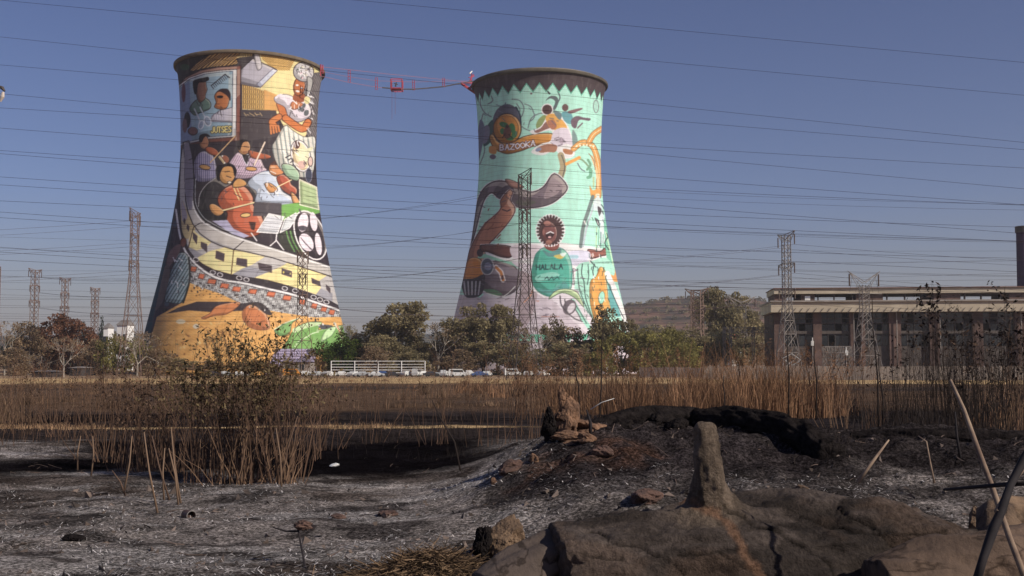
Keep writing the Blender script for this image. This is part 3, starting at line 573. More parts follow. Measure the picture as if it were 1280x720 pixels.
    c.poly([(714, 150), (721, 145), (730, 147), (738, 148), (736, 151), (724, 150), (720, 160), (715, 158)], (112, 94, 106)); c.line([(722, 160), (728, 154)], 1.6, (120, 100, 110))
    # orange scroll work on the right
    o1 = (218, 156, 76)
    for P, lw in (([(717, 186), (728, 178), (740, 182), (746, 196), (749, 215), (748, 245)], 6), ([(736, 178), (742, 168), (752, 161)], 6)):
        c.line(P, lw+1.6, (150, 124, 90), True); c.line(P, lw, o1, True); c.line(P, 1, (238, 214, 170), True)
    for k in range(6): c.ell(721+k*4.2, 181+abs(k-2.5)*.6, 1.2, 1.4, (240, 224, 190))
    for P, lw, cc in (([(701, 194), (704, 208), (701, 220)], 8, (166, 152, 120)), ([(702, 194), (706, 208), (703, 222)], 1.2, (90, 90, 84)), ([(707, 206), (716, 200), (726, 199), (734, 206), (740, 214)], 2.2, (130, 160, 130)), ([(708, 205), (716, 201), (724, 197)], 4, (228, 160, 70)), ([(722, 204), (726, 211), (731, 214)], 1.4, g1), ([(735, 200), (738, 206), (734, 212)], 3, (110, 160, 130)), ([(738, 212), (738, 220), (735, 222)], 4, (110, 170, 140)), ([(740, 196), (746, 215), (748, 240)], 3, (228, 190, 140)), ([(742, 222), (742, 234)], 2, (180, 200, 150)), ([(736, 192), (742, 200), (744, 212)], 1, (150, 120, 90))):
        c.line(P, lw, cc, True)
    c.poly([(737, 232), (741, 238), (748, 236), (751, 246), (740, 248)], (224, 160, 80)); c.ell(747, 244, 3, 2, (240, 220, 190))
    # horn
    H = [(590, 300), (594, 272), (597, 252), (603, 238), (613, 229), (627, 226), (641, 231), (652, 237), (666, 240), (680, 233), (693, 217), (709, 233), (701, 246), (685, 256), (661, 260), (643, 257), (632, 247), (624, 248), (615, 241), (607, 247), (601, 262), (594, 290), (588, 310)]
    c.line(H+[H[0]], 3.4, (226, 222, 224), True); c.poly(H, (122, 108, 118), edge=(62, 52, 62), ew=1.3)
    c.poly([(620, 244), (632, 232), (642, 236), (640, 250), (632, 247), (624, 248)], (84, 74, 88)); c.poly([(690, 222), (704, 233), (694, 244), (680, 248), (684, 234)], (150, 134, 140)); c.poly([(648, 250), (670, 252), (660, 257), (646, 255)], (92, 92, 84))
    c.poly([(632, 224), (642, 226), (654, 233), (650, 236), (640, 234), (634, 229)], (176, 130, 116), edge=(70, 50, 50))
    A = [(590, 335), (584, 330), (586, 316), (594, 298), (606, 280), (620, 268), (626, 260), (626, 250), (636, 238), (641, 240), (638, 250), (643, 258), (643, 266), (634, 280), (620, 296), (608, 310), (603, 335)]
    c.line(A+[A[0]], 2.4, (206, 196, 196), True); c.poly(A, (178, 118, 94), edge=(86, 54, 56), ew=1); c.line([(628, 262), (634, 264), (638, 262)], 1.4, (60, 46, 60)); c.ell(637, 243, 2.5, 3, (216, 160, 130))
    # lower field
    c.poly([(560, 366), (600, 372), (640, 340), (668, 335), (720, 362), (740, 372), (760, 430), (800, 430), (800, 485), (560, 485)], (196, 184, 194), False)
    for k in range(26):
        x = random.uniform(572, 700); y = random.uniform(374, 440); c.line([(x, y), (x+random.uniform(8, 22), y+random.uniform(-3, 2))], random.uniform(.8, 2.2), random.choice([(150, 138, 150), (168, 156, 172), (190, 140, 130), (214, 204, 210)]), True)
    c.ell(622, 347, 31, 26, (190, 186, 194), 8); c.ell(624, 348, 27, 22, (112, 98, 108), 8, (70, 62, 70), 1); c.poly([(600, 334), (625, 332), (648, 338), (646, 346), (620, 342), (604, 344)], (142, 130, 140)); c.poly([(604, 362), (618, 362), (628, 368), (616, 369)], (84, 120, 92)); c.line([(603, 364), (614, 368), (630, 370), (644, 358)], 1, (214, 214, 210), True)
    c.poly([(596, 322), (612, 316), (632, 320), (650, 328), (664, 340), (666, 346), (652, 338), (636, 330), (612, 324)], (140, 200, 176))
    c.poly([(640, 326), (668, 322), (670, 352), (652, 338)], (206, 196, 206)); c.poly([(650, 338), (668, 350), (672, 366), (664, 396), (654, 410), (646, 380), (652, 360)], (168, 150, 156)); c.line([(655, 378), (664, 368), (667, 352)], 1.4, (200, 140, 110), True)
    # small player left with badge
    c.poly([(578, 352), (584, 326), (596, 322), (604, 330), (603, 346), (592, 350)], (200, 126, 46), edge=(80, 60, 60))
    c.poly([(577, 350), (592, 348), (606, 344), (602, 368), (584, 372), (578, 362)], (70, 66, 74))
    for k in range(5): c.line([(580+k*5, 352), (582+k*4, 368)], 1.8, (176, 172, 182))
    c.ell(600, 316, 4, 5, (70, 54, 60)); c.ell(609, 333, 8.5, 11, (190, 186, 190)); c.ell(609, 333, 7.2, 9.8, (84, 92, 108)); c.ell(610, 333, 4.6, 5, (130, 134, 160)); c.line([(607, 333), (613, 333)], .9, (210, 210, 220))
    c.line([(620, 334), (626, 340), (629, 350)], 6.4, (220, 212, 216)); c.line([(620, 334), (626, 340), (629, 350)], 3.6, (200, 126, 60)); c.ell(628, 347, 1.6, 3, (100, 70, 70))
    # singer
    c.poly([(600, 305), (640, 304), (680, 304), (700, 303), (738, 308), (758, 312), (758, 322), (738, 328), (720, 334), (718, 362), (700, 370), (680, 372), (664, 362), (664, 330), (650, 328), (632, 326), (608, 318)], (236, 226, 232), False)
    c.poly([(600, 308), (606, 306), (638, 308), (639, 321), (626, 321), (610, 315), (602, 314)], (116, 74, 70), edge=(50, 34, 38), ew=1); c.poly([(640, 307), (676, 307), (670, 320), (655, 325), (641, 322)], (214, 202, 210))
    c.poly([(735, 312), (750, 314), (756, 310), (758, 318), (752, 320), (737, 323)], (150, 94, 84), edge=(70, 44, 44), ew=1); c.poly([(710, 315), (736, 314), (736, 328), (724, 332), (714, 330)], (206, 206, 226)); c.poly([(712, 319), (722, 319), (722, 323), (712, 323)], (160, 196, 210))
    c.poly([(668, 322), (674, 313), (682, 309), (697, 309), (706, 313), (712, 322), (715, 335), (714, 360), (702, 366), (688, 371), (672, 364), (664, 348)], (72, 172, 152), edge=(60, 120, 112)); c.poly([(678, 312), (688, 316), (700, 310), (700, 318), (686, 321)], (90, 140, 140))
    c.poly([(692, 320), (700, 318), (706, 320), (700, 324)], (200, 180, 90)); c.poly([(700, 317), (708, 316), (704, 321)], (210, 230, 220)); c.poly([(670, 345), (690, 340), (700, 344), (690, 348), (672, 352)], (130, 200, 184)); c.poly([(670, 360), (690, 362), (705, 352), (710, 362), (690, 369)], (84, 156, 150))
    c.text('HALALA', 670.5, 331, 4.2, 6.2, 1.25, (34, 62, 66), slope=-.04, gap=1.36)
    c.line([(681, 349), (684, 346), (686, 350), (690, 346), (692, 350), (697, 346), (699, 349)], 1.1, (50, 90, 90))
    c.poly([(680, 298), (697, 300), (698, 310), (690, 314), (681, 309)], (138, 82, 74))
    for k in range(34):
        a = 2*math.pi*k/34; c.line([(688, 288), (688+17.6*math.cos(a), 288-19.4*math.sin(a))], 2.6, (240, 234, 240))
    for k in range(26):
        a = 2*math.pi*k/26+.1; c.line([(688, 288), (688+16*math.cos(a), 288-18*math.sin(a))], 2.9, (78, 56, 58))
    c.ell(688, 289, 14.5, 16.5, (78, 56, 58)); c.ell(687, 291, 9.5, 13.5, (124, 78, 76), 0, (60, 42, 44), .8); c.ell(684, 279, 4.5, 3, (172, 120, 110)); c.line([(678, 283), (695, 283)], 1.4, (70, 46, 50)); c.poly([(682, 293), (688, 289), (693, 292), (689, 298), (684, 298)], (58, 34, 40)); c.line([(683, 292), (688, 289.6), (692, 291.5)], 1.3, (244, 238, 240)); c.ell(687, 296.5, 2.2, 1.2, (220, 170, 170)); c.ell(679.5, 290, 1.5, 4, (150, 100, 92)); c.ell(686, 303, 4, 3, (160, 110, 96))
    # right edge ribbons
    c.line([(741, 246), (736, 262), (729, 284), (726, 308)], 4.6, (112, 128, 128), True); c.line([(745, 248), (740, 264), (733, 286), (729, 308)], 2.6, (178, 192, 200), True)
    c.poly([(742, 258), (748, 244), (753, 262), (758, 296), (752, 304), (748, 276)], (206, 222, 232)); c.poly([(745, 262), (750, 280), (748, 290), (741, 286)], MINT); c.poly([(743, 272), (749, 276), (748, 283)], (84, 92, 96)); c.poly([(747, 258), (752, 262), (749, 270)], (90, 84, 90))
    for k in range(5): c.line([(746+k*2.6, 284+k*3), (745+k*3, 310)], 1, random.choice([(110, 170, 140), (176, 206, 150), (90, 120, 120)]))
    c.poly([(755, 274), (762, 282), (768, 310), (775, 350), (762, 345), (757, 310)], (120, 196, 168)); c.line([(757, 290), (762, 310), (768, 338)], 1.6, (190, 226, 190), True); c.line([(760, 296), (756, 304), (761, 312)], 1.3, (70, 90, 84), True)
    c.poly([(722, 332), (740, 326), (758, 322), (770, 340), (764, 350), (744, 340), (738, 360), (742, 400), (738, 410), (728, 380), (722, 356)], (164, 222, 202))
    for P, lw in (([(728, 330), (727, 342), (730, 352)], 1.3), ([(735, 330), (736, 344), (734, 356)], 1), ([(743, 330), (741, 340), (744, 350)], 1.4), ([(722, 336), (724, 360), (733, 384), (744, 405)], 1.2), ([(730, 352), (732, 372), (740, 396)], 1.2), ([(716, 336), (718, 356)], .9), ([(738, 326), (745, 334)], 1.2)):
        c.line(P, lw, (70, 88, 86), True)
    c.poly([(737, 362), (739, 350), (745, 346), (750, 334), (756, 338), (758, 352), (760, 376), (756, 392), (748, 408), (743, 400), (738, 380)], (226, 160, 66), edge=(130, 100, 60)); c.ell(752, 372, 4, 8, (150, 214, 192), 8, (120, 110, 70), .7); c.ell(761, 380, 4, 6, (216, 160, 70))
    c.poly([(760, 342), (768, 344), (769, 332), (775, 350), (768, 352), (762, 348)], (222, 156, 78)); c.poly([(761, 350), (770, 368), (778, 390), (770, 396), (762, 380)], (96, 168, 168)); c.line([(759, 342), (768, 362), (778, 390), (792, 430)], 6.5, (236, 232, 234), True); c.line([(757, 348), (766, 368), (774, 386), (780, 398)], 1, (60, 84, 86), True)
    # green wave and whorl
    c.poly([(690, 372), (716, 366), (730, 384), (748, 412), (745, 425), (724, 408), (706, 390)], (214, 206, 214))
    c.line([(740, 414), (726, 394), (716, 376)], 5, (150, 214, 192), True); c.line([(733, 404), (724, 388), (714, 374)], 1.2, (80, 100, 98), True); c.line([(727, 402), (720, 388), (706, 376)], 1.2, (90, 90, 96), True)
    c.poly([(686, 374), (694, 364), (708, 361), (722, 366), (730, 384), (718, 372), (702, 366)], (186, 218, 160), edge=(70, 84, 74)); c.ell(712, 384, 8, 10, (104, 94, 102), 30); c.ell(714, 385, 4, 7, (200, 192, 200), 30); c.line([(700, 370), (702, 382), (712, 394)], 1.6, (76, 70, 78), True); c.line([(706, 374), (708, 388), (718, 398), (728, 402)], 1.4, (90, 84, 90), True)
    for k in range(14): c.poly([(626+k*10, 418), (636+k*10, 418), (631+k*10, 430)], (96, 190, 160), False)
    for q in ((700, 175, 12, 12, 8), (694, 150, 8, 6, 4), (622, 348, 22, 16, 12), (660, 400, 34, 26, 22), (640, 380, 60, 10, 16), (720, 350, 12, 14, 7)): c.ink(*q, col=(120, 108, 120), w_=.9, rot=20)
    for q in ((690, 345, 18, 18, 10),): c.ink(*q, col=(50, 136, 120), w_=1.1, rot=-30)
    for q in ((650, 246, 34, 8, 12), (600, 262, 4, 24, 5), (696, 238, 9, 8, 6)): c.ink(*q, col=(88, 76, 86), w_=1, rot=0)
    for q in ((614, 285, 14, 26, 10),): c.ink(*q, col=(140, 88, 72), w_=1.1, rot=-55, jit=15)
    for q in ((745, 300, 16, 50, 20), (752, 370, 14, 30, 14), (735, 370, 8, 30, 8)): c.ink(*q, col=(74, 96, 92), w_=.9, rot=80, jit=25)
    for q in ((640, 150, 36, 26, 16),): c.ink(*q, col=(112, 122, 136), w_=.9, rot=60, jit=60)
    for q in ((745, 380, 14, 40, 12), (740, 300, 12, 50, 10)): c.ink(*q, col=(236, 232, 228), w_=1, rot=80, jit=20)
    c.soften(); return c

# ------------------------------------------------------------------ cooling towers
def interp_R(h):
    return np.interp(h, [0, 5, 16.1, 30.4, 46, 57.7, 66, 72, 81.8, 90, 94, 97, 99.3, 100], [34.6, 33.3, 30.9, 27.5, 24.3, 22.5, 21.8, 21.6, 21.8, 22.25, 22.6, 23.0, 23.7, 23.95])
def tower(px, Y, canvas, label, zig, shell_base, rim_col, hs_=1.0):
    P = at(px, 452, Y); base = Vector((P.x, Y, -2.4))
    root = empty('cooling_tower', base, 0, label, 'cooling tower', 'painted cooling towers')
    H = 99.6*hs_; nrow = 620; hs = np.linspace(0, H, nrow)
    # smooth radius
    hh = np.linspace(0, 100*hs_, 401); rr = interp_R(hh/hs_); ker = np.hanning(31); ker /= ker.sum(); rs = np.convolve(np.pad(rr, 15, 'edge'), ker, 'valid'); rs = rs + (rr-rs)*sstep(92, 96, hh/hs_)+0
    Rr = np.interp(hs, hh, rs)
    phis = np.concatenate([np.linspace(-100, 100, 470), np.linspace(100, 260, 60)[1:-1]])   # 0 faces the camera side
    psi0 = math.atan2(base.x, base.y)
    pr = np.radians(phis)
    dirx = np.sin(pr-psi0)*1.0; diry = -np.cos(pr-psi0)
    X = Rr[:, None]*dirx[None]; Yv = Rr[:, None]*diry[None]; Z = np.repeat(hs[:, None], len(phis), 1)
    V = np.stack([X, Yv, Z], -1).reshape(-1, 3)
    me = grid_mesh('shell', V, len(phis), nrow, True)
    lim = 84
    pm = ((phis+180) % 360)-180; pm = np.where(pm > lim, 2*lim-pm, np.where(pm < -lim, -2*lim-pm, pm)); pmr = np.radians(pm)
    px_, py_ = proj(base.x+Rr[:, None]*np.sin(pmr-psi0)[None], base.y-Rr[:, None]*np.cos(pmr-psi0)[None], base.z+hs[:, None])
    cc = canvas.sample(px_, py_)
    if zig:
        th = phis/360*32; saw = np.abs((th-np.floor(th))-.5)*2
        lvl = H-6.9+2.9*saw; d = Z-lvl[None]
        cc[d > 0] = (78, 66, 70); edge = (d <= 0) & (d > -.55); cc[edge] = (96, 180, 156)
    cc = np.clip((cc-60)*1.10+60, 0, 255); lin = s2l(cc)*.98; lum = lin@np.array((.3, .6, .1)); lin = lin*.87+lum[..., None]*.13
    # weathering: streaks and faint casting lines
    stv = 1+.05*fbm(np.tile(phis[None]*.55, (nrow, 1)), Z*.02, 4, 71)+.04*fbm(np.tile(phis[None]*.15, (nrow, 1)), Z*.2, 3, 72)
    lin *= stv[..., None]
    fade = sstep(.12, .45, fbm(np.tile(phis[None]*.5, (nrow, 1)), Z*.45, 5, 73))*.08; lin = lin*(1-fade[..., None])+np.array((.42, .38, .35))*fade[..., None]
    drip = sstep(.2, .5, fbm(np.tile(phis[None]*1.6, (nrow, 1)), Z*.03, 3, 74))*sstep(H-40, H-5, Z)*.12; lin *= (1-drip)[..., None]
    lin = np.clip(lin, 0.004, .85)
    a = me.color_attributes.new('mural', 'FLOAT_COLOR', 'POINT')
    a.data.foreach_set('color', np.concatenate([lin, np.ones((*lin.shape[:2], 1))], -1).astype('f').ravel())
    m = bpy.data.materials.new('painted_shell'); m.use_nodes = True; t = m.node_tree; N = t.nodes; L = t.links; p = N['Principled BSDF']
    p.inputs['Roughness'].default_value = .75; p.inputs['Specular IOR Level'].default_value = .25
    vc = N.new('ShaderNodeVertexColor'); vc.layer_name = 'mural'; tc = N.new('ShaderNodeTexCoord')
    wv = N.new('ShaderNodeTexWave'); wv.bands_direction = 'Z'; wv.inputs['Scale'].default_value = .21; wv.inputs['Distortion'].default_value = 0.0; wv.inputs['Detail'].default_value = 2
    L.new(tc.outputs['Object'], wv.inputs['Vector']); cr = N.new('ShaderNodeValToRGB'); cr.color_ramp.elements[0].position = .0; cr.color_ramp.elements[1].position = .07
    cr.color_ramp.elements[0].color = (.84, .83, .83, 1); cr.color_ramp.elements[1].color = (1, 1, 1, 1); L.new(wv.outputs[0], cr.inputs[0])
    nz = N.new('ShaderNodeTexNoise'); nz.inputs['Scale'].default_value = .5; nz.inputs['Detail'].default_value = 8; mp = N.new('ShaderNodeMapping'); mp.inputs['Scale'].default_value = (1, 1, .25); L.new(tc.outputs['Object'], mp.inputs[0]); L.new(mp.outputs[0], nz.inputs['Vector'])
    c2 = N.new('ShaderNodeValToRGB'); c2.color_ramp.elements[0].position = .3; c2.color_ramp.elements[0].color = (.86, .85, .84, 1); c2.color_ramp.elements[1].position = .6; L.new(nz.outputs[0], c2.inputs[0])
    m1 = N.new('ShaderNodeMix'); m1.data_type = 'RGBA'; m1.blend_type = 'MULTIPLY'; m1.inputs[0].default_value = 1; L.new(vc.outputs[0], m1.inputs[6]); L.new(cr.outputs[0], m1.inputs[7])
    m2 = N.new('ShaderNodeMix'); m2.data_type = 'RGBA'; m2.blend_type = 'MULTIPLY'; m2.inputs[0].default_value = 1; L.new(m1.outputs[2], m2.inputs[6]); L.new(c2.outputs[0], m2.inputs[7])
    L.new(m2.outputs[2], p.inputs['Base Color'])
    link('shell', me, m, root)
    # rim lip and inner lining
    def ring(prof, name, mt):
        n = 160; V = []
        for r_, z in prof:
            z = z*hs_ if z > 90 else z
            for k in range(n): t_ = 2*math.pi*k/n; V.append((r_*math.cos(t_), r_*math.sin(t_), z))
        link(name, grid_mesh(name, np.array(V), n, len(prof), True), mt, root)
    ring([(23.7, 99.0), (24.25, 99.05), (24.35, 99.3), (24.35, 100.0), (24.2, 100.15), (23.2, 100.15), (23.1, 99.9), (23.1, 98.5)], 'rim', rim_col)
    hh2 = np.linspace(98.6, 0, 40)*hs_; ring([(float(np.interp(h, hh, rs))-.6, h) for h in hh2], 'lining', M_concrete)
    return root, base
T1, b1 = tower(307.5, 369, paint_one(), 'cooling tower painted with musicians, a curving train and a framed picture, on the left', False, None, mat('rim_tan', (.10, .078, .055), (.18, .14, .10), .4, .9))
T2, b2 = tower(675, 400, paint_two(), 'mint green cooling tower with a zigzag dark crown and a singer painted on it', True, None, mat('rim_brown', (.06, .052, .042), (.11, .095, .072), .4, .9), 1.022)

# ------------------------------------------------------------------ foot bridge between the rims
def lerp(a, b, t): return a+(b-a)*t
def bp_(px, py):
    t = (px-400)/190.0; return at(px, py, lerp(352, 400, t))
br = empty('suspension_bridge', bp_(497, 112), 0, 'thin red suspension footbridge strung between the tops of the two painted towers', 'bridge')
def local(mb_name, mb, mt, root, **k):
    o = mb.build(mb_name, mt, root, **k); o.matrix_parent_inverse = Matrix.Translation(-Vector(root.location)); return o
m = MB(); m.tube([bp_(x, y) for x, y in ((401, 83.5), (440, 87.5), (480, 92), (540, 98), (590, 103))], .10, 4); local('main_cable', m, M_pink, br)
m = MB(); m.tube([bp_(x, y) for x, y in ((401, 89), (436, 96), (471, 101), (517, 102.5), (555, 101.5), (590, 101))], .07, 4); local('handrail_cable', m, M_pink, br)
m = MB(); m.tube([bp_(x, y) for x, y in ((401, 95), (436, 103), (471, 109), (480, 110))], .09, 4); local('deck_cable', m, M_pink, br)
m = MB(); m.tube([bp_(x, y) for x, y in ((478, 109.5), (500, 111.3), (517, 111.5), (536, 110), (555, 108.2), (573, 104.5), (592, 101.5))], .22, 5); local('deck', m, M_dsteel, br)
for x, y0, y1 in ((436.5, 88, 103), (470.5, 97, 112), (517, 100, 112.5), (554.5, 97.5, 108.5)):
    m = MB(); a = bp_(x, y0); b = bp_(x, y1)
    for dx in (-.35, .35): m.bar(a+Vector((dx, 0, 0)), b+Vector((dx, 0, 0)), .10)
    for q in np.linspace(0, 1, 5): c = a.lerp(b, q); m.bar(c-Vector((.35, 0, 0)), c+Vector((.35, 0, 0)), .07)
    local('hanger', m, M_red, br)
gd = empty('gondola', bp_(495.5, 112), 0, 'small red cage platform hanging from the middle of the footbridge', 'platform')
m = MB(); x0, y0 = 488.5, 98.8; x1, y1 = 502.5, 112
for dz in (0, 3):
    q = [bp_(x0, y0), bp_(x1, y0), bp_(x1, y1), bp_(x0, y1)]; q = [p_+Vector((0, dz, 0)) for p_ in q]
    for k in range(4): m.bar(q[k], q[(k+1) % 4], .18)
for x, y in ((x0, y0), (x1, y0), (x1, y1), (x0, y1)): m.bar(bp_(x, y), bp_(x, y)+Vector((0, 3, 0)), .14)
local('cage_frame', m, M_red, gd)
m = MB(); a = bp_(x0, y1-1.2); b = bp_(x1, y1+.6); m.box(a.x, b.x, a.y-.2, a.y+3.2, b.z, a.z); local('floor', m, M_red, gd)
m = MB(); a = bp_(494, 104); m.bar(a+Vector((0, 1, -.9)), a+Vector((.3, 1, .5)), .28, .2, 6); m.bar(a+Vector((-.5, 1, .2)), a+Vector((.8, 1, -.2)), .14, .14, 5); local('winch', m, M_dsteel, gd)
for x in (490, 494): 
    m = MB(); m.bar(bp_(x, 113), bp_(x, 149 if x == 490 else 143), .06, None, 3); local('rope', m, M_pink, gd)
def anchor(px, py, d, lab):
    P = bp_(px, py); r_ = empty('bridge_anchor', P, 0, lab, 'steel anchor'); return r_
an = anchor(588, 103, 1, 'red triangular steel bracket fixed under the left rim of the mint tower')
m = MB()
for dy in (0, 2):
    A = [bp_(576, 103.5), bp_(592, 103), bp_(596, 117), bp_(587, 110)]; A = [q+Vector((0, dy, 0)) for q in A]
    for i, j in ((0, 1), (1, 2), (2, 0), (1, 3), (3, 0)): m.bar(A[i], A[j], .22)
local('truss', m, M_red, an)
m = MB(); a = bp_(589, 101)
m.bar(a, bp_(589.5, 92), .2); m.bar(bp_(586, 97), bp_(593, 95), .2); m.bar(bp_(587, 101), bp_(592, 93), .2); local('mast', m, M_red, an)
m = MB(); m.bar(bp_(587, 92), bp_(590, 89), .25); local('floodlight', m, M_white, an)
an = anchor(402, 88, 1, 'red post and rails fixed to the right rim of the musicians tower')
m = MB(); m.bar(bp_(400.5, 95), bp_(401, 80.5), .22); m.bar(bp_(403.5, 92), bp_(403.5, 81), .18); m.bar(bp_(400, 84), bp_(404, 84), .16); m.bar(bp_(400, 88), bp_(404, 88), .16); local('post', m, M_red, an)

# ------------------------------------------------------------------ pylons
def pylon(px, Y, topy, label, bw=4.2, ww=1.5, waist=.50, arms=((1.0, 5), (.86, 5.5), (.72, 5)), rot=60, r=.09, mt=M_rust, style='stack', parts=True, gzz=None):
    base = at(px, 452, Y); base.z = -2.6 if gzz is None else gzz
    H = at(px, topy, Y).z-base.z
    root = empty('transmission_pylon', base, R(rot), label, 'pylon', 'steel lattice pylons')
    m = MB()
    lv = []
    n1 = 5; n2 = 9
    hs = list(np.cumsum([0]+[1.35**(n1-k) for k in range(n1)])); hs = [h/hs[-1]*waist*H for h in hs]
    for h in hs: lv.append((h, bw+(ww-bw)*(h/(waist*H))**.85))
    for k in range(1, n2+1): lv.append((waist*H+(H*.995-waist*H)*k/n2, ww))
    if style == 'vee': lv = [(h, hw) for h, hw in lv if h < H*.9]
    def cor(h, hw): return [Vector((sx*hw, sy*hw, h)) for sx, sy in ((1, 1), (-1, 1), (-1, -1), (1, -1))]
    for (h0, w0), (h1, w1) in zip(lv[:-1], lv[1:]):
        a = cor(h0, w0); b = cor(h1, w1)
        for k in range(4):
            m.bar(a[k], b[k], r*1.5, None, 4, False)
            m.bar(a[k], b[(k+1) % 4], r*.8, None, 3, False); m.bar(a[(k+1) % 4], b[k], r*.8, None, 3, False)
            if h1-h0 > 3.5:
                m.bar(b[k], b[(k+1) % 4], r*.8, None, 3, False)
    m.build('lattice_mast', mt, root)
    wp = []
    if style == 'vee':
        m = MB(); z0 = lv[-1][0]; L_ = arms[0][1]
        for s in (-1, 1):
            for dy in (-ww, ww):
                m.bar((0, dy, z0+.6), (s*L_, 0, H), r*1.3, None, 4); m.bar((s*ww, dy, z0-1), (s*L_*.9, 0, H-.3), r, None, 4)
            m.bar((0, 0, z0-2.2), (s*L_*1.1, 0, z0-2.3), r*1.2, None, 4)
            for u in (.35, .7): m.bar((s*L_*u, 0, z0+(H-z0)*u), (s*L_*(u+.2), 0, z0-2), r*.7, None, 3)
        m.build('crossarm', mt, root)
        for s in (-1, 1):
            m = MB(); p0 = Vector((s*L_*.9, 0, H-.8)); m.bar(p0, p0-Vector((0, 0, 3.2)), .22, None, 6); m.build('insulator_string', M_insul, root)
        return root, wp
    for hf, al in arms:
        h = hf*H
        m = MB()
        for s in (-1, 1):
            for dy in (-ww, ww):
                m.bar((s*ww, dy, h), (s*al, 0, h-.2+(.9 if hf > .98 else 0)), r*1.2, None, 4); m.bar((s*ww, dy, h-1.5), (s*al, 0, h-.3+(.9 if hf > .98 else 0)), r*1.1, None, 4)
            for u in (.33, .66): m.bar((s*(ww+(al-ww)*u), -ww*(1-u), h), (s*(ww+(al-ww)*u), ww*(1-u), h-1.4*(1-u)), r*.8, None, 3)
        m.bar((-ww, ww, h), (ww, ww, h), r*1.2); m.bar((-ww, -ww, h), (ww, -ww, h), r*1.2)
        m.build('crossarm', mt, root)
        for s in (-1, 1):
            m = MB(); m.bar((s*al*.96, 0, h-.2), (s*al*.96, 0, h-2.9), .17, None, 5); m.build('insulator_string', M_insul, root)
            v = Matrix.Rotation(R(rot), 3, 'Z') @ Vector((s*al*.96, 0, h-3)); wp.append(base+v)
    return root, wp
G6 = ((1.0, 6), (.87, 5.5), (.72, 6))
pyl = {}
pyl['a'] = pylon(165, 313, 266, 'tall steel pylon standing left of the musicians tower with a slanting top', 3.4, .95, .64, ((1.0, 5.8), (.87, 4.6), (.70, 5.4)), 94, .075)
pyl['b'] = pylon(656, 248, 218, 'tallest steel pylon standing in front of the mint tower', 3.3, 1.0, .55, ((1.0, 4.6), (.83, 1.4), (.66, 1.4)), -72, .075, M_dsteel)
pyl['c'] = pylon(985, 305, 294, 'tall grey pylon in front of the left end of the power station', 3.0, .9, .52, ((1.0, 5.4), (.80, 5.2), (.62, 5.2)), -79, .09, M_steel)
pyl['d'] = pylon(41, 500, 338, 'distant pylon furthest left of three in a row above the trees', 3.0, 1.2, .5, ((1.0, 4.2), (.85, 3.2), (.7, 3.4)), 72, .11)
pyl['e'] = pylon(79, 560, 349, 'distant pylon rising from the red brown tree at the left', 3.0, 1.1, .5, ((1.0, 4.2), (.85, 3.2), (.7, 3.4)), 72, .12)
pyl['f'] = pylon(117, 620, 361, 'smallest distant pylon next to the dark pointed tree at the left', 3.4, 1.3, .5, ((1.0, 4.2), (.85, 3.4), (.7, 3.6)), 72, .13)
pyl['g'] = pylon(-9, 400, 335, 'pylon cut off by the left edge of the picture', 4, 1.2, .5, ((1.0, 3.0), (.8, 2.2), (.65, 2.2)), 80, .10)
pyl['h'] = pylon(377, 318, 316, 'slim pylon standing in front of the painted train on the musicians tower', 3.2, .95, .5, ((1.0, 2.2), (.83, 1.2), (.66, 1.2)), 55, .08)
pyl['i'] = pylon(872, 400, 363, 'rusty pylon among the trees between the mint tower and the power station', 4.6, 1.7, .5, ((1.0, 4.3), (.82, 3), (.7, 2.4)), -25, .14)
pyl['j'] = pylon(1082, 300, 339, 'pylon with a wide V shaped top in front of the power station', 3.6, .95, .62, ((1.0, 4.6),), 10, .075, M_steel, 'vee')
pyl['k'] = pylon(928, 430, 370, 'thin pale pylon with a wide V shaped top behind the steel gantry', 4, 1.2, .55, ((1.0, 6),), 10, .10, M_steel, 'vee')

# ------------------------------------------------------------------ power lines
WL = [  # y at x = 0, 640, 1280 of the photograph; distance
 (0, 54, 119, 95), (46, 106, 178, 110), (81, 127, 187, 120), (117, 174, 236, 105), (134.7, 171.5, 210, 130), (160, 202, 256, 125),
 (188, 227.5, 256.5, 140), (192, 241, 292, 115), (221, 259, 284, 150), (231, 269.5, 302, 135), (251, 279, 302, 160), (265, 302, 323, 180),
 (309, 345, 360, 200), (315, 349, 369, 210), (325, 352, 366, 190), (272, 309, 340, 170), (-42, -16, 78, 90)]
order = ['topmost full', 'second', 'third', 'fourth', 'fifth', 'sixth', 'seventh', 'eighth', 'ninth', 'tenth', 'eleventh', 'twelfth']
def cable(pts, r_, label, mt=M_wire, n=3):
    m = MB(); base = Vector(pts[len(pts)//2]); m.tube([Vector(q)-base for q in pts], r_, n, caps=False)
    o = m.build('power_line', mt); o.location = base
    return tag(o, label, 'power line', 'overhead power lines')
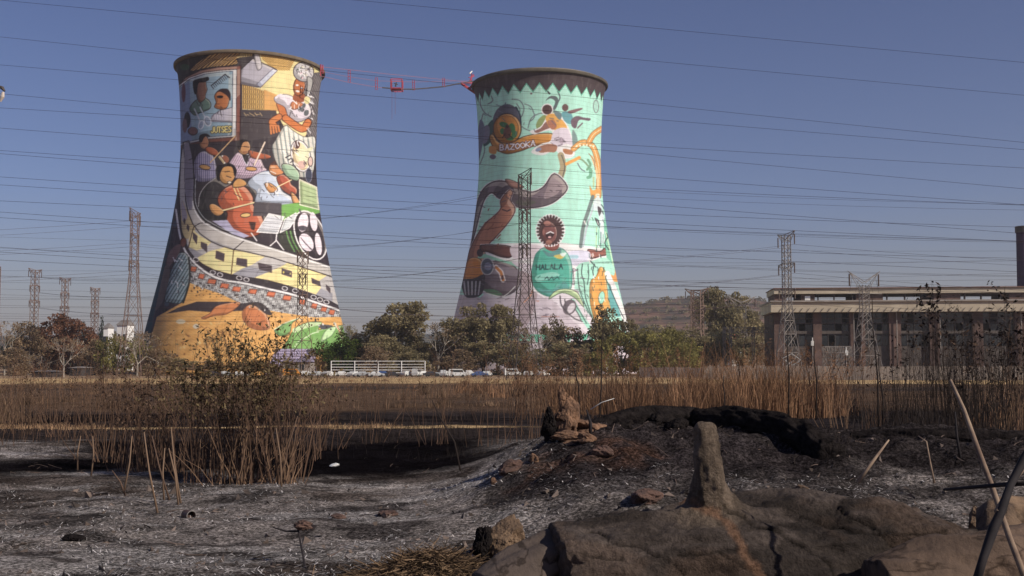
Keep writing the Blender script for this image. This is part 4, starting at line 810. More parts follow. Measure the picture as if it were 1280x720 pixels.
for k, (y0, y1, y2, Y) in enumerate(WL):
    A = at(0, y0, Y); B = at(640, max(y1, (y0+y2)/2+.5), Y); D_ = at(1280, y2, Y)
    # parabola through the three points, never bowing upwards
    Mx = np.array([[q.x**2, q.x, 1] for q in (A, B, D_)]); co = np.linalg.solve(Mx, [q.z for q in (A, B, D_)])
    if co[0] < 0: co[0] = 0
    half = D_.x*2.6; pts = [(x, Y, co[0]*x*x+co[1]*x+co[2]) for x in np.linspace(-half, half, 41)]
    nm = ['topmost', 'second', 'third', 'fourth', 'fifth', 'sixth', 'seventh', 'eighth', 'ninth', 'tenth', 'eleventh', 'twelfth', 'upper of three close low', 'middle of three close low', 'lowest of three close low', 'thin sagging', '']
    lab = ('dark power line crossing the whole sky, %s at the left edge' % (['topmost', 'second from the top', 'third from the top', 'fourth from the top', 'fifth from the top', 'sixth from the top', 'seventh from the top', 'eighth from the top', 'ninth from the top', 'tenth from the top', 'eleventh from the top', 'twelfth from the top', '', '', '', '', ''][k])) if k < 12 else ['power line low across both towers, upper of the bundle near the treetops', 'power line low across both towers, middle of the bundle near the treetops', 'power line low across both towers, lowest of the bundle near the treetops', 'thin power line dipping gently between the bundles across the towers', 'steep power line cutting only the top right corner of the sky'][k-12]
    cable(pts, .24*Y/F, lab)
def span(P, Q, sag, n=14): return [P.lerp(Q, t)-Vector((0, 0, 4*sag*t*(1-t))) for t in np.linspace(0, 1, n)]
names = ['top arm, near end', 'top arm, far end', 'middle arm, near end', 'middle arm, far end', 'bottom arm, near end', 'bottom arm, far end']
for tagname, lst in (('from left pylon to the mint tower pylon', ('a', 'b')), ('from grey pylon to the slim pylon', ('c', 'h'))):
    for k in range(6):
        P = pyl[lst[0]][1][k]; Q = pyl[lst[1]][1][k]
        cable(span(P, Q, 3+.5*(k//2)), .17*(P.y+Q.y)/2/F, 'power line %s, %s' % (tagname, names[k]))
for k in range(6):
    P = pyl['a'][1][k]; cable(span(P, P+Vector((-220, -20, -1+2*(k//2))), 5), .18*P.y/F, 'power line from left pylon to the left edge, %s' % names[k])
    P = pyl['c'][1][k]; cable(span(P, P+Vector((260, -30, -4)), 6), .18*P.y/F, 'power line from grey pylon over the power station, %s' % names[k])
for k in range(6):
    P = pyl['b'][1][k]; cable(span(P, P+Vector((320, 10, 2)), 5), .17*P.y/F, 'power line from mint tower pylon towards the right edge, %s' % names[k])
for k in range(6):
    P = pyl['d'][1][k]; Q = pyl['h'][1][k]; cable(span(P, Q, 3), .17*400/F, 'faint low power line from distant pylons to slim pylon, %s' % names[k])
for k, (ya, yb) in enumerate(((368, 371), (379, 380), (389, 392), (396, 397))):
    A = at(-500, ya, 330); B = at(900, yb, 300); cable(span(A, B, 1.2, 20), .14*320/F, 'faint power line just above the treetops between the towers, %s of four' % ['topmost', 'second', 'third', 'lowest'][k])

for k, (ya, yb, Yd) in enumerate(((286, 312, 250), (296, 322, 255), (330, 350, 260), (338, 346, 280), (351, 366, 290), (358, 374, 430), (366, 381, 440), (374, 370, 300), (384, 390, 440), (391, 398, 300), (336, 318, 430), (348, 334, 440))):
    A = at(-300, ya, Yd); B = at(1500, yb, Yd+20*(-1)**k); o = cable(span(A, B, 2.0+k % 3, 24), .13*Yd/F, 'faint thin power line in the dense bundle just above the treetops'); o['group'] = 'faint power lines above the treetops'

# ------------------------------------------------------------------ power station on the right
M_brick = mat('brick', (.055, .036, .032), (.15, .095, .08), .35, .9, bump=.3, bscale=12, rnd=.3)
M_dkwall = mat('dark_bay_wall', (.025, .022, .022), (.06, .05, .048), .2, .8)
ps = empty('power_station', (at(968, 452, 330).x, 330, -2.5), R(-6.5), 'long derelict power station with cream concrete canopy, brick piers and dark open bays', 'building')
PXM = 330/F    # metres per photo pixel at the left end
def bx_(mb, x0, x1, z0, z1, y0, y1): mb.box(x0, x1, y0, y1, z0, z1)
def zof(py): return (452-py)*PXM+CAMZ+2.5
def xof(px): return (px-955)*PXM*.935
Lx = xof(1400)
m = MB(); bx_(m, xof(950), Lx, zof(391), zof(378.5), -3.0, 26); local_ = m.build('canopy', M_cream, ps)
m = MB(); bx_(m, xof(949), Lx, zof(378.5)+.02, zof(376.6), -3.6, 27); m.build('canopy_coping', M_concrete, ps)
m = MB(); bx_(m, xof(957), Lx, zof(367), zof(360.5), 2, 22); m.build('roof_slab', M_cream, ps)
m = MB(); bx_(m, xof(956), Lx, zof(360.5)+.02, zof(359.6), 1.5, 23); m.build('roof_edge', mat('red_roof_edge', (.17, .09, .07), (.25, .15, .12), .5, .9), ps)
# upper storey: brick ends and open slots through which the sky shows
for a, b in ((958, 974), (993, 1011), (1065, 1100), (1166, 1200), (1262, 1290), (1340, 1400)):
    m = MB(); bx_(m, xof(a), xof(b), zof(376.6), zof(367.5), 3, 20); m.build('clerestory_block', M_brick, ps)
for px in (1015, 1036, 1060, 1105, 1128, 1150, 1205, 1226, 1250):
    m = MB(); bx_(m, xof(px), xof(px+1.3), zof(376.6), zof(367.5), 3, 4); m.build('clerestory_post', M_dsteel, ps)
for a, b in ((998, 1005),): 
    m = MB(); bx_(m, xof(a), xof(b), zof(375.5), zof(369.5), 2.9, 3.05); m.build('white_door', M_white, ps)
# back wall, floor bands and piers
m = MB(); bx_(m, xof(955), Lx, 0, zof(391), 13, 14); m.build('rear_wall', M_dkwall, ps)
m = MB(); bx_(m, xof(955), xof(958), 0, zof(391), 0, 26); m.build('end_wall', M_brick, ps)
for a, b in ((955, 969), (1006, 1017), (1053, 1059), (1068, 1073), (1104, 1119), (1155, 1169), (1210, 1223), (1263, 1279), (1315, 1328)):
    m = MB(); bx_(m, xof(a), xof(b), 0, zof(391)+.0, -.6, 4); m.build('brick_pier', M_brick, ps)
m = MB(); bx_(m, xof(969), Lx, 0, zof(433), .5, 2); m.build('base_wall', mat('stained_wall', (.05, .042, .04), (.12, .10, .09), .3, .9), ps)
m = MB(); bx_(m, xof(969), Lx, zof(417.5), zof(414), .3, 2.2); bx_(m, xof(969), Lx, zof(399), zof(397.8), .2, .6); m.build('bay_beam', mat('bay_beam', (.07, .06, .055), (.12, .1, .09), .4, .9), ps)
bays = [(969, 1006), (1017, 1053), (1073, 1104), (1119, 1155), (1169, 1210), (1223, 1263), (1279, 1315)]
for a, b in bays:
    n = 4
    f = MB()
    for k in range(n+1):
        x = xof(a+(b-a)*k/n); bx_(f, x-.1, x+.1, zof(433), zof(391), .55, .8)
    bx_(f, xof(a), xof(b), zof(419), zof(418.2), .57, .78); bx_(f, xof(a), xof(b), zof(405), zof(404.2), .57, .78)
    fr = f.build('window_frame', M_dsteel, ps)
    for k in range(n):
        for q in range(3):
            if (k*7+q*5+int(a)) % 4 == 0: continue
            z0 = zof(433)+(zof(391)-zof(433))*q/3; z1 = zof(433)+(zof(391)-zof(433))*(q+1)/3
            g = MB(); bx_(g, xof(a+(b-a)*k/n)+.12, xof(a+(b-a)*(k+1)/n)-.12, z0+.2, z1-.2, .66, .7); g.build('pane', M_glass, fr)
for px, py, s in ((1130, 406, 4), (1178, 407, 3), (1227, 404, 3), (1259, 404, 2.6), (1026, 406, 5)):
    m = MB(); bx_(m, xof(px-s), xof(px+s), zof(py+s*.9), zof(py-s*.9), 10, 10.2); m.build('daylight_patch', M_white if px > 1100 else M_cream, ps)  # pale panels standing in for daylight through the far windows
for px in (1058, 1113, 1168, 1270):
    m = MB(); m.bar((xof(px), -1.2, 0), (xof(px), -1.2, zof(383)), .16, None, 6); m.build('downpipe', M_steel, ps)
m = MB()
for px in np.arange(960, 1400, 9): m.bar((xof(px), -3.2, zof(391)), (xof(px+4), -3.2, zof(386)), .08, None, 3)
m.build('canopy_brackets', M_dsteel, ps)
ch = empty('chimney', (at(1284, 452, 360).x, 360, -2.5), 0, 'dark purple brick chimney cut off by the right edge behind the power station', 'chimney')
zt = at(1284, 283, 360).z+2.5
m = MB(); m.tube([(0, 0, 0), (0, 0, zt*.5), (0, 0, zt-2)], [2.6, 2.35, 2.2], 24); m.build('shaft', mat('purple_brick', (.045, .025, .06), (.075, .045, .09), .6, .9), ch)
m = MB(); m.tube([(0, 0, zt-2), (0, 0, zt)], [2.5, 2.5], 24); m.build('cap', M_dsteel, ch)

# perimeter wall of precast slabs
M_panel = mat('precast_panel', (.20, .165, .145), (.34, .29, .25), .3, .95, bump=.3, bscale=4, rnd=.12)
def slabwall(pxa, pxb, Ya, Yb, h, label):
    A = at(pxa, 452, Ya); B = at(pxb, 452, Yb); A.z = B.z = -2.5
    d = B-A; rz = math.atan2(d.y, d.x); root = empty('perimeter_wall', A, rz, label, 'wall'); L_ = d.length; n = int(L_/3.0)
    for k in range(n):
        x = k*L_/n; hh_ = h+random.uniform(-.08, .08)
        m = MB(); m.box(x+.1, x+L_/n-.1, -.06, .06, 0, hh_); m.build('slab', M_panel, root) if k < 90 else None
    m = MB()
    for k in range(n+1): x = k*L_/n; m.box(x-.1, x+.1, -.12, .12, 0, h+.15)
    m.build('post', M_concrete, root)
slabwall(880, 1450, 255, 235, 3.1, 'pale precast concrete slab wall running before the power station')
slabwall(800, 878, 292, 285, 2.6, 'short pale slab wall below the trees left of the steel gantry')

# substation gantry
def gantry(pxa, pxb, Y, ytop, label):
    A = at(pxa, ytop, Y); B = at(pxb, ytop, Y); root = empty('steel_gantry', (A.x, Y, -2.5), 0, label, 'gantry')
    def P(v): return Vector(v)-Vector((A.x, Y, -2.5))
    Lb = B.x-A.x; H = A.z+2.5
    m = MB(); n = 26
    for dy in (-.6, .6):
        for z in (H, H-1.6): m.bar((0, dy, z), (Lb, dy, z), .09, None, 4)
        for k in range(n): x = Lb*k/n; x2 = Lb*(k+1)/n; m.bar((x, dy, H if k % 2 else H-1.6), (x2, dy, H-1.6 if k % 2 else H), .06, None, 3)
    m.build('truss_beam', M_steel, root)
    for x in (0, 1.9, Lb*.5, Lb-1.9, Lb):
        m = MB()
        for dx in (-.3, .3): m.bar((x+dx, -.5, 0), (x+dx, -.5, H), .08, None, 4); m.bar((x+dx, .5, 0), (x+dx, .5, H), .08, None, 4)
        for k in range(8): m.bar((x-.3, -.5, H*k/8), (x+.3, -.5, H*(k+1)/8), .05, None, 3)
        m.build('lattice_column', M_steel, root)
gantry(905, 978, 345, 409, 'grey steel substation gantry with a flat truss beam left of the power station')
gantry(1030, 1062, 285, 433, 'low rusty steel frame before the second bay of the power station')
g_ = empty('switchgear', (at(992, 452, 262).x, 262, -2.5), 0, 'white zigzag steel struts standing low before the grey pylon', 'switchgear')
m = MB()
q = lambda px, py: at(px, py, 262)-Vector(g_.location)
for a, b in (((978, 448), (990, 442)), ((990, 442), (1001, 450)), ((978, 448), (1000, 462)), ((1001, 450), (984, 461)), ((990, 452), (977, 462))): m.bar(q(*a), q(*b), .10, None, 4)
m.build('strut', M_lsteel, g_)
m = MB(); m.bar(q(984, 475), q(984, 446), .12); m.bar(q(998, 475), q(998, 448), .12); m.build('post', M_steel, g_)
for px, py, lab in ((1058, 436, 'white capped switch post before the second brick pier'), (1016, 424, 'thin grey switch post before the first bay of the power station')):
    r_ = empty('switch_post', (at(px, 452, 280).x, 280, -2.5), 0, lab, 'post'); h = at(px, py, 280).z+2.5
    m = MB(); m.bar((0, 0, 0), (0, 0, h), .18, .14, 6); m.build('post', M_steel, r_)
    m = MB(); m.box(-.35, .35, -.3, .3, h-1.6, h-.4); m.bar((0, 0, h-.4), (0, 0, h+.4), .15, None, 6); m.build('insulator', M_lsteel, r_)

# small buildings seen in gaps
def house(px, Y, ytop, wpx, label, wall, roof, hpx=None, rf=.16):
    P = at(px, 452, Y); k = Y/F; W = wpx*k; H = at(px, ytop, Y).z+2.5; root = empty('house', (P.x, Y, -2.5), R(random.uniform(-12, 12)), label, 'house')
    He = H*(1-rf) if H < 9 else H-2.4
    m = MB(); m.box(-W/2, W/2, -3, 3, 0, He); m.build('wall', wall, root)
    m = MB(); v = [(-W/2-.4, -3.6, He), (W/2+.4, -3.6, He), (W/2+.4, 3.6, He), (-W/2-.4, 3.6, He), (-W/2+.6, 0, H), (W/2-.6, 0, H)]
    m.add(v, [(0, 1, 5, 4), (2, 3, 4, 5), (1, 2, 5), (3, 0, 4), (3, 2, 1, 0)]); m.build('roof', roof, root)
    for s in (-.28, .22):
        m = MB(); m.box(W*s-.6, W*s+.6, -3.06, -3.01, He*.45, He*.8); m.build('window', M_glass, root)
    return root
M_tile = mat('purple_tiles', (.16, .14, .22), (.30, .27, .36), .8, .8); M_rroof = mat('red_tiles', (.35, .08, .06), (.45, .14, .10), .8, .8)
house(373, 322, 449, 36, 'hut with a purple grey tiled roof at the foot of the musicians tower', M_concrete, M_tile)
house(156, 520, 400, 14, 'white house showing over the trees left of the musicians tower', M_white, M_steel)
house(135, 560, 404, 6, 'small white house showing beside the dark pointed tree', M_white, M_steel)
house(922, 520, 418, 20, 'white house with a red roof framed by the steel gantry', M_white, M_rroof)
house(939, 560, 424, 10, 'low pale house framed by the right end of the steel gantry', M_white, M_tile)
house(60, 300, 463, 26, 'long low shed under the red brown tree at the left', M_dkwall, M_steel)
house(102, 320, 458, 16, 'small dark shed with a metal roof among the trees at the left', M_dkwall, M_steel)
house(866, 480, 418, 8, 'pink walled house behind the rusty pylon', mat('pink_wall', (.35, .22, .2), (.42, .28, .25), 1, .9), M_tile)

# ------------------------------------------------------------------ white rail frame and parked cars
wf = empty('rail_frame', (at(414, 452, 318).x, 318, -2.5), 0, 'large white steel rail frame like an empty billboard above the parked cars', 'frame')
wk = 318/F; W0 = 0; wl = (531-414)*wk; ht = at(414, 451, 318).z+2.5
for k in range(5):
    x = wl*k/4; m = MB(); m.bar((x, 0, 0), (x, 0, ht), .14, None, 6); m.build('post', M_white, wf)
for j, py in enumerate((451.5, 455.5, 459, 462.5, 466)):
    z = at(414, py, 318).z+2.5; m = MB(); m.bar((-.1, 0.16, z), (wl+.1, 0.16, z), .095 if j != 1 else .07, None, 6); m.build('rail', M_white, wf)

CP = {}
def paint(n, c):
    if n not in CP: CP[n] = mat(n+'_car_paint', c, tuple(x*.9 for x in c), 1, .25, spec=.6)
    return CP[n]
def car(px, py, Y, kind, colname, colr, rz, label):
    P = at(px, py, Y); z = gz(P.x, Y); root = empty('parked_car', (P.x, Y, z), R(rz), label, 'car', 'cars parked in front of the towers')
    if kind == 'van': prof = [(-2.3, .35), (-2.35, 1.0), (-2.3, 2.0), (-2.1, 2.1), (1.2, 2.1), (1.75, 1.25), (2.3, 1.05), (2.35, .4)]; gl = [(-2.0, 1.25), (-1.95, 1.85), (1.05, 1.85), (1.5, 1.27)]
    elif kind == 'bakkie': prof = [(-2.6, .4), (-2.6, 1.1), (-.7, 1.1), (-.55, 1.75), (.75, 1.75), (1.35, 1.15), (2.4, 1.0), (2.45, .4)]; gl = [(-.5, 1.2), (-.4, 1.62), (.62, 1.62), (1.05, 1.2)]
    elif kind == 'hatch': prof = [(-1.9, .35), (-1.95, .95), (-1.7, 1.05), (-1.35, 1.48), (.35, 1.5), (1.05, 1.0), (1.85, .85), (1.95, .4)]; gl = [(-1.45, 1.03), (-1.2, 1.37), (.28, 1.39), (.8, 1.03)]
    else: prof = [(-2.2, .35), (-2.25, .9), (-1.6, 1.0), (-1.0, 1.42), (.45, 1.43), (1.15, .97), (2.1, .82), (2.2, .4)]; gl = [(-1.35, 1.02), (-.92, 1.32), (.38, 1.33), (.88, 1.02)]
    W = .85; n = len(prof); m = MB()
    v = []
    for s in (-1, 1):
        for x, zz in prof: v.append((x, s*(W-(.14 if zz > 1.2 else 0)), zz))
    m.add(v, [tuple(range(n))[::-1], tuple(range(n, 2*n))]+[(k, (k+1) % n, n+(k+1) % n, n+k) for k in range(n)])
    b = m.build('body', paint(colname, colr), root)
    g = MB()
    for s in (-1, 1): g.add([(x, s*(W-.10), zz) if zz < 1.3 else (x, s*(W-.13+.02), zz) for x, zz in gl], [tuple(range(4)) if s > 0 else tuple(range(4))[::-1]])
    for xa, za, xb, zb in ((gl[2][0]+.12, gl[2][1], gl[3][0]+.2, gl[3][1]), (gl[1][0]-.22, gl[1][1], gl[0][0]-.2, gl[0][1])):
        g.add([(xa+.06, -W+.25, za), (xa+.06, W-.25, za), (xb+.04, W-.15, zb), (xb+.04, -W+.15, zb)], [(0, 1, 2, 3)])
    g.build('windows', M_glass, root)
    for sx in (-.62, .62):
        for s in (-1, 1):
            m = MB(); x = sx*(2.1 if kind != 'hatch' else 1.9); m.bar((x, s*(W-.18), .33), (x, s*(W+.02), .33), .33, None, 14); m.build('wheel', M_tyre, root)
    for s in (-1, 1):
        m = MB(); fx = prof[-2][0]; m.box(fx-.06, fx+.03, s*.62-.14, s*.62+.14, .66, .8); m.build('headlight', M_lsteel, root)
    return root
WH, SI, DK, BL, RD = ('white', (.60, .60, .59)), ('silver', (.42, .43, .44)), ('charcoal', (.04, .04, .045)), ('blue', (.05, .09, .22)), ('red', (.35, .05, .05))
cars = [(365, 470, 300, 'van', *('orange', (.7, .28, .05)), 0, 'orange van parked below the purple roofed hut'),
 (384, 470, 305, 'hatch', *WH, 10, 'white hatchback parked right of the orange van'),
 (397, 469, 306, 'sedan', *SI, 70, 'silver sedan parked left of the white rail frame'),
 (411, 469.5, 303, 'hatch', *WH, 60, 'white hatchback parked at the left post of the rail frame'),
 (428, 468.5, 306, 'sedan', *WH, 15, 'white sedan parked in the first bay of the rail frame'),
 (443, 468.5, 302, 'sedan', *WH, 65, 'white sedan parked by the second post of the rail frame'),
 (454, 470, 300, 'sedan', *SI, 0, 'silver sedan parked in the second bay of the rail frame'),
 (470, 470, 299, 'sedan', *SI, 20, 'silver sedan parked by the middle post of the rail frame'),
 (480, 470, 302, 'hatch', *BL, 5, 'blue hatchback parked in the third bay of the rail frame'),
 (490, 470, 300, 'sedan', *DK, 5, 'charcoal sedan parked by the fourth post of the rail frame'),
 (508, 468, 305, 'hatch', *WH, 60, 'white hatchback parked in the last bay of the rail frame'),
 (521, 467, 306, 'van', *WH, 80, 'white van parked end on at the right end of the rail frame'),
 (529, 467, 309, 'sedan', *WH, 20, 'white sedan half hidden behind the right end of the rail frame'),
 (539, 468, 305, 'sedan', *DK, 5, 'dark sedan parked just right of the rail frame'),
 (553, 467, 308, 'bakkie', *SI, 15, 'silver pickup parked between the dark sedan and the big white van'),
 (557, 468.5, 300, 'hatch', *WH, 70, 'white hatchback parked nose on before the silver pickup'),
 (572, 467.5, 296, 'van', *WH, 8, 'big white van parked at the centre of the row'),
 (585, 467.5, 302, 'bakkie', *WH, 10, 'white pickup parked right of the big white van'),
 (600, 468, 302, 'sedan', *BL, 5, 'blue sedan parked below the pale tree trunks'),
 (609, 466.5, 305, 'hatch', *WH, 75, 'white hatchback parked at the right end of the blue sedan'),
 (640, 465.5, 310, 'van', *WH, 20, 'white van standing apart before the foot of the mint tower'),
 (661, 467, 306, 'hatch', *WH, 70, 'white hatchback beside the tallest pylon'),
 (678, 467, 306, 'sedan', *WH, 50, 'white sedan furthest right of the parked cars'),
 (300, 469, 300, 'sedan', *WH, 8, 'white sedan glimpsed through the big dry bush'),
 (284, 469, 303, 'hatch', *SI, 10, 'silver hatchback glimpsed through the left side of the dry bush'),
 (268, 469, 300, 'sedan', *DK, 8, 'dark sedan glimpsed through the left side of the dry bush')]
for c_ in cars:
    car(c_[0], c_[1], c_[2], c_[3], c_[4], c_[5], c_[6], c_[7])

# ------------------------------------------------------------------ trees
def leafmat(name, a, b, rnd=.15):
    m = mat(name, a, b, .35, .75, ctr=.5, wid=.3, attr='tone', rnd=rnd, spec=.15)
    t = m.node_tree; p = t.nodes['Principled BSDF']; tr = t.nodes.new('ShaderNodeBsdfTranslucent'); ms = t.nodes.new('ShaderNodeMixShader'); ms.inputs[0].default_value = .42
    t.links.new(p.inputs['Base Color'].links[0].from_socket, tr.inputs[0]); t.links.new(p.outputs[0], ms.inputs[1]); t.links.new(tr.outputs[0], ms.inputs[2]); t.links.new(ms.outputs[0], t.nodes['Material Output'].inputs[0])
    return m
M_gum = leafmat('gum_leaves', (.17, .145, .085), (.31, .255, .15)); M_green = leafmat('green_leaves', (.035, .06, .012), (.09, .12, .022)); M_olive = leafmat('olive_leaves', (.17, .155, .056), (.30, .265, .095))
M_rusty = leafmat('rusty_leaves', (.15, .072, .048), (.26, .13, .085)); M_conif = leafmat('conifer_leaves', (.022, .032, .02), (.045, .06, .035)); M_brownl = leafmat('brown_leaves', (.20, .14, .095), (.34, .25, .165))
M_bark = mat('pale_bark', (.20, .17, .14), (.42, .38, .33), 1.2, .9); M_dbark = mat('dark_bark', (.05, .04, .03), (.11, .085, .065), 2, .9)
def leaf_cloud(mb, clumps, n, size, rs, flat=1.0, drop=0):
    cs = np.array([c[:3] for c in clumps]); cr = np.array([c[3] for c in clumps]); wts = cr**2; wts /= wts.sum()
    idx = rs.choice(len(clumps), n, p=wts); d = rs.normal(size=(n, 3)); d /= np.linalg.norm(d, axis=1)[:, None]
    rad = cr[idx]*rs.uniform(.55, 1.08, n)
    P = cs[idx]+d*rad[:, None]*np.array([1, 1, .8]); 
    a = rs.normal(size=(n, 3)); a /= np.linalg.norm(a, axis=1)[:, None]; b = np.cross(a, rs.normal(size=(n, 3))); b /= np.linalg.norm(b, axis=1)[:, None]
    a[:, 2] -= drop; s = size*rs.uniform(.5, 1.25, n)[:, None]
    V = np.stack([P-a*s, P+b*s*.55, P+a*s, P-b*s*.55], 1).reshape(-1, 3)
    tn = rs.uniform(.65, 1.35, n); tn2 = np.repeat(rs.uniform(.75, 1.25, len(clumps))[idx]*tn, 4)
    o = len(mb.v); mb.v += [tuple(v) for v in V]; mb.f += [(o+4*k, o+4*k+1, o+4*k+2, o+4*k+3) for k in range(n)]
    mb.c += [(t_, t_, t_*.95, 1) for t_ in tn2]
def tree_proto(kind, seed, leaf, bark):
    "unit tree about 10 m tall"
    rs = np.random.default_rng(seed); root = empty('tree', (0, -500, -50))
    tr = MB(); cr = MB(); clumps = []
    if kind == 'conifer':
        tr.bar((0, 0, 0), (0, 0, 9.6), .22, .04, 7)
        for z in np.linspace(1.2, 9.8, 26):
            r_ = 2.0*(1-z/10.4)**.75+.1
            for k in range(5): a = rs.uniform(0, 6.28); clumps.append((math.cos(a)*r_*.6, math.sin(a)*r_*.6, z, r_*.5+.15))
        leaf_cloud(cr, clumps, 2200, .22, rs)
    elif kind == 'bare':
        def grow(p, d, l, r_, dep):
            q = p+d*l; tr.bar(p, q, r_, r_*.65, 5 if dep < 2 else 3, False)
            if dep >= 5: clumps.append((q.x, q.y, q.z, .5)); return
            for k in range(3 if dep < 3 else 2):
                nd = (d+Vector(rs.normal(size=3))*.42+Vector((0, 0, .12))).normalized(); grow(q, nd, l*rs.uniform(.68, .86), r_*.62, dep+1)
        grow(Vector((0, 0, 0)), Vector((0, 0, 1)), 2.6, .17, 0)
        leaf_cloud(cr, clumps, 1100, .14, rs)
    else:
        nl = {'gum': 11, 'round': 9, 'low': 8}[kind]; h0 = {'gum': 3.2, 'round': 1.6, 'low': .6}[kind]; spread = {'gum': 2.9, 'round': 3.0, 'low': 4.2}[kind]; top = {'gum': 9.2, 'round': 8.4, 'low': 6.6}[kind]
        tr.tube([(0, 0, 0), (.12, 0, h0*.5), (rs.uniform(-.3, .3), .1, h0)], [.36, .26, .2], 7)
        for k in range(nl):
            a = 6.28*k/nl+rs.uniform(-.5, .5); rr_ = spread*rs.uniform(.35, 1.0); zt_ = rs.uniform(h0+2.0, top); zt_ = zt_ if rr_ < spread*.7 else min(zt_, top*.78)
            e = Vector((math.cos(a)*rr_, math.sin(a)*rr_, zt_)); s0 = Vector((0, 0, h0*rs.uniform(.7, 1)))
            mid = s0.lerp(e, .5)+Vector((0, 0, .5)); tr.tube([s0, mid, e], [.17, .10, .03], 5)
            for j in range(3):
                e2 = mid.lerp(e, rs.uniform(.2, 1))+Vector(rs.normal(size=3))*Vector((.9, .9, .6)).length*.55; tr.bar(mid.lerp(e, .4), e2, .05, .02, 3); clumps.append((e2.x, e2.y, max(e2.z, h0*.8), rs.uniform(.55, 1.05)))
            clumps.append((e.x, e.y, e.z, rs.uniform(.7, 1.3)))
        clumps.append((0, 0, top*.97, 1.1)); clumps.append((.2, .3, top*.75, 1.3))
        if kind != 'gum':
            for k in range(12): a = rs.uniform(0, 6.28); r2 = spread*rs.uniform(.3, .9); clumps.append((math.cos(a)*r2, math.sin(a)*r2, rs.uniform(.5, top*.6), rs.uniform(.8, 1.4)))
        leaf_cloud(cr, clumps, 5200 if kind != 'low' else 4600, .225, rs, drop=.3 if kind == 'gum' else 0)
    tr.build('trunk', bark, root); cr.build('crown', leaf, root)
    return root
protos = {'gum1': tree_proto('gum', 1, M_gum, M_bark), 'gum2': tree_proto('gum', 2, M_gum, M_bark), 'round1': tree_proto('round', 3, M_gum, M_dbark), 'round2': tree_proto('round', 14, M_gum, M_dbark),
          'green': tree_proto('low', 5, M_green, M_dbark), 'olive': tree_proto('low', 6, M_olive, M_dbark), 'rust': tree_proto('round', 7, M_rusty, M_bark), 'conif': tree_proto('conifer', 8, M_conif, M_dbark),
          'bare': tree_proto('bare', 9, M_brownl, M_bark), 'bare2': tree_proto('bare', 12, M_gum, M_dbark), 'brown': tree_proto('round', 10, M_brownl, M_bark)}
def plant(kind, px, Y, topy, wpx, label, cat='tree'):
    P = at(px, 452, Y); g = gz(P.x, Y); top = at(px, topy, Y).z-g
    wide = {'gum1': 6.2, 'gum2': 6.2, 'round1': 7.2, 'round2': 7.2, 'green': 9.6, 'olive': 9.6, 'rust': 7.2, 'conif': 4.2, 'bare': 6.4, 'bare2': 6.4, 'brown': 7.2}[kind]
    high = {'green': 7.6, 'olive': 7.6, 'conif': 10, 'bare': 9.5, 'bare2': 9.5}.get(kind, 9.9)
    sz = top/high; sx = wpx*Y/F/wide
    r_ = dup(protos[kind], (P.x, Y, g-.1), random.uniform(0, 6.28), (sx, sx, sz), label); r_['category'] = cat
    if kind.startswith('bare'): r_.name = 'bare_tree'
    elif kind == 'conif': r_.name = 'conifer_tree'
    r_['group'] = 'trees around the towers'
    return r_
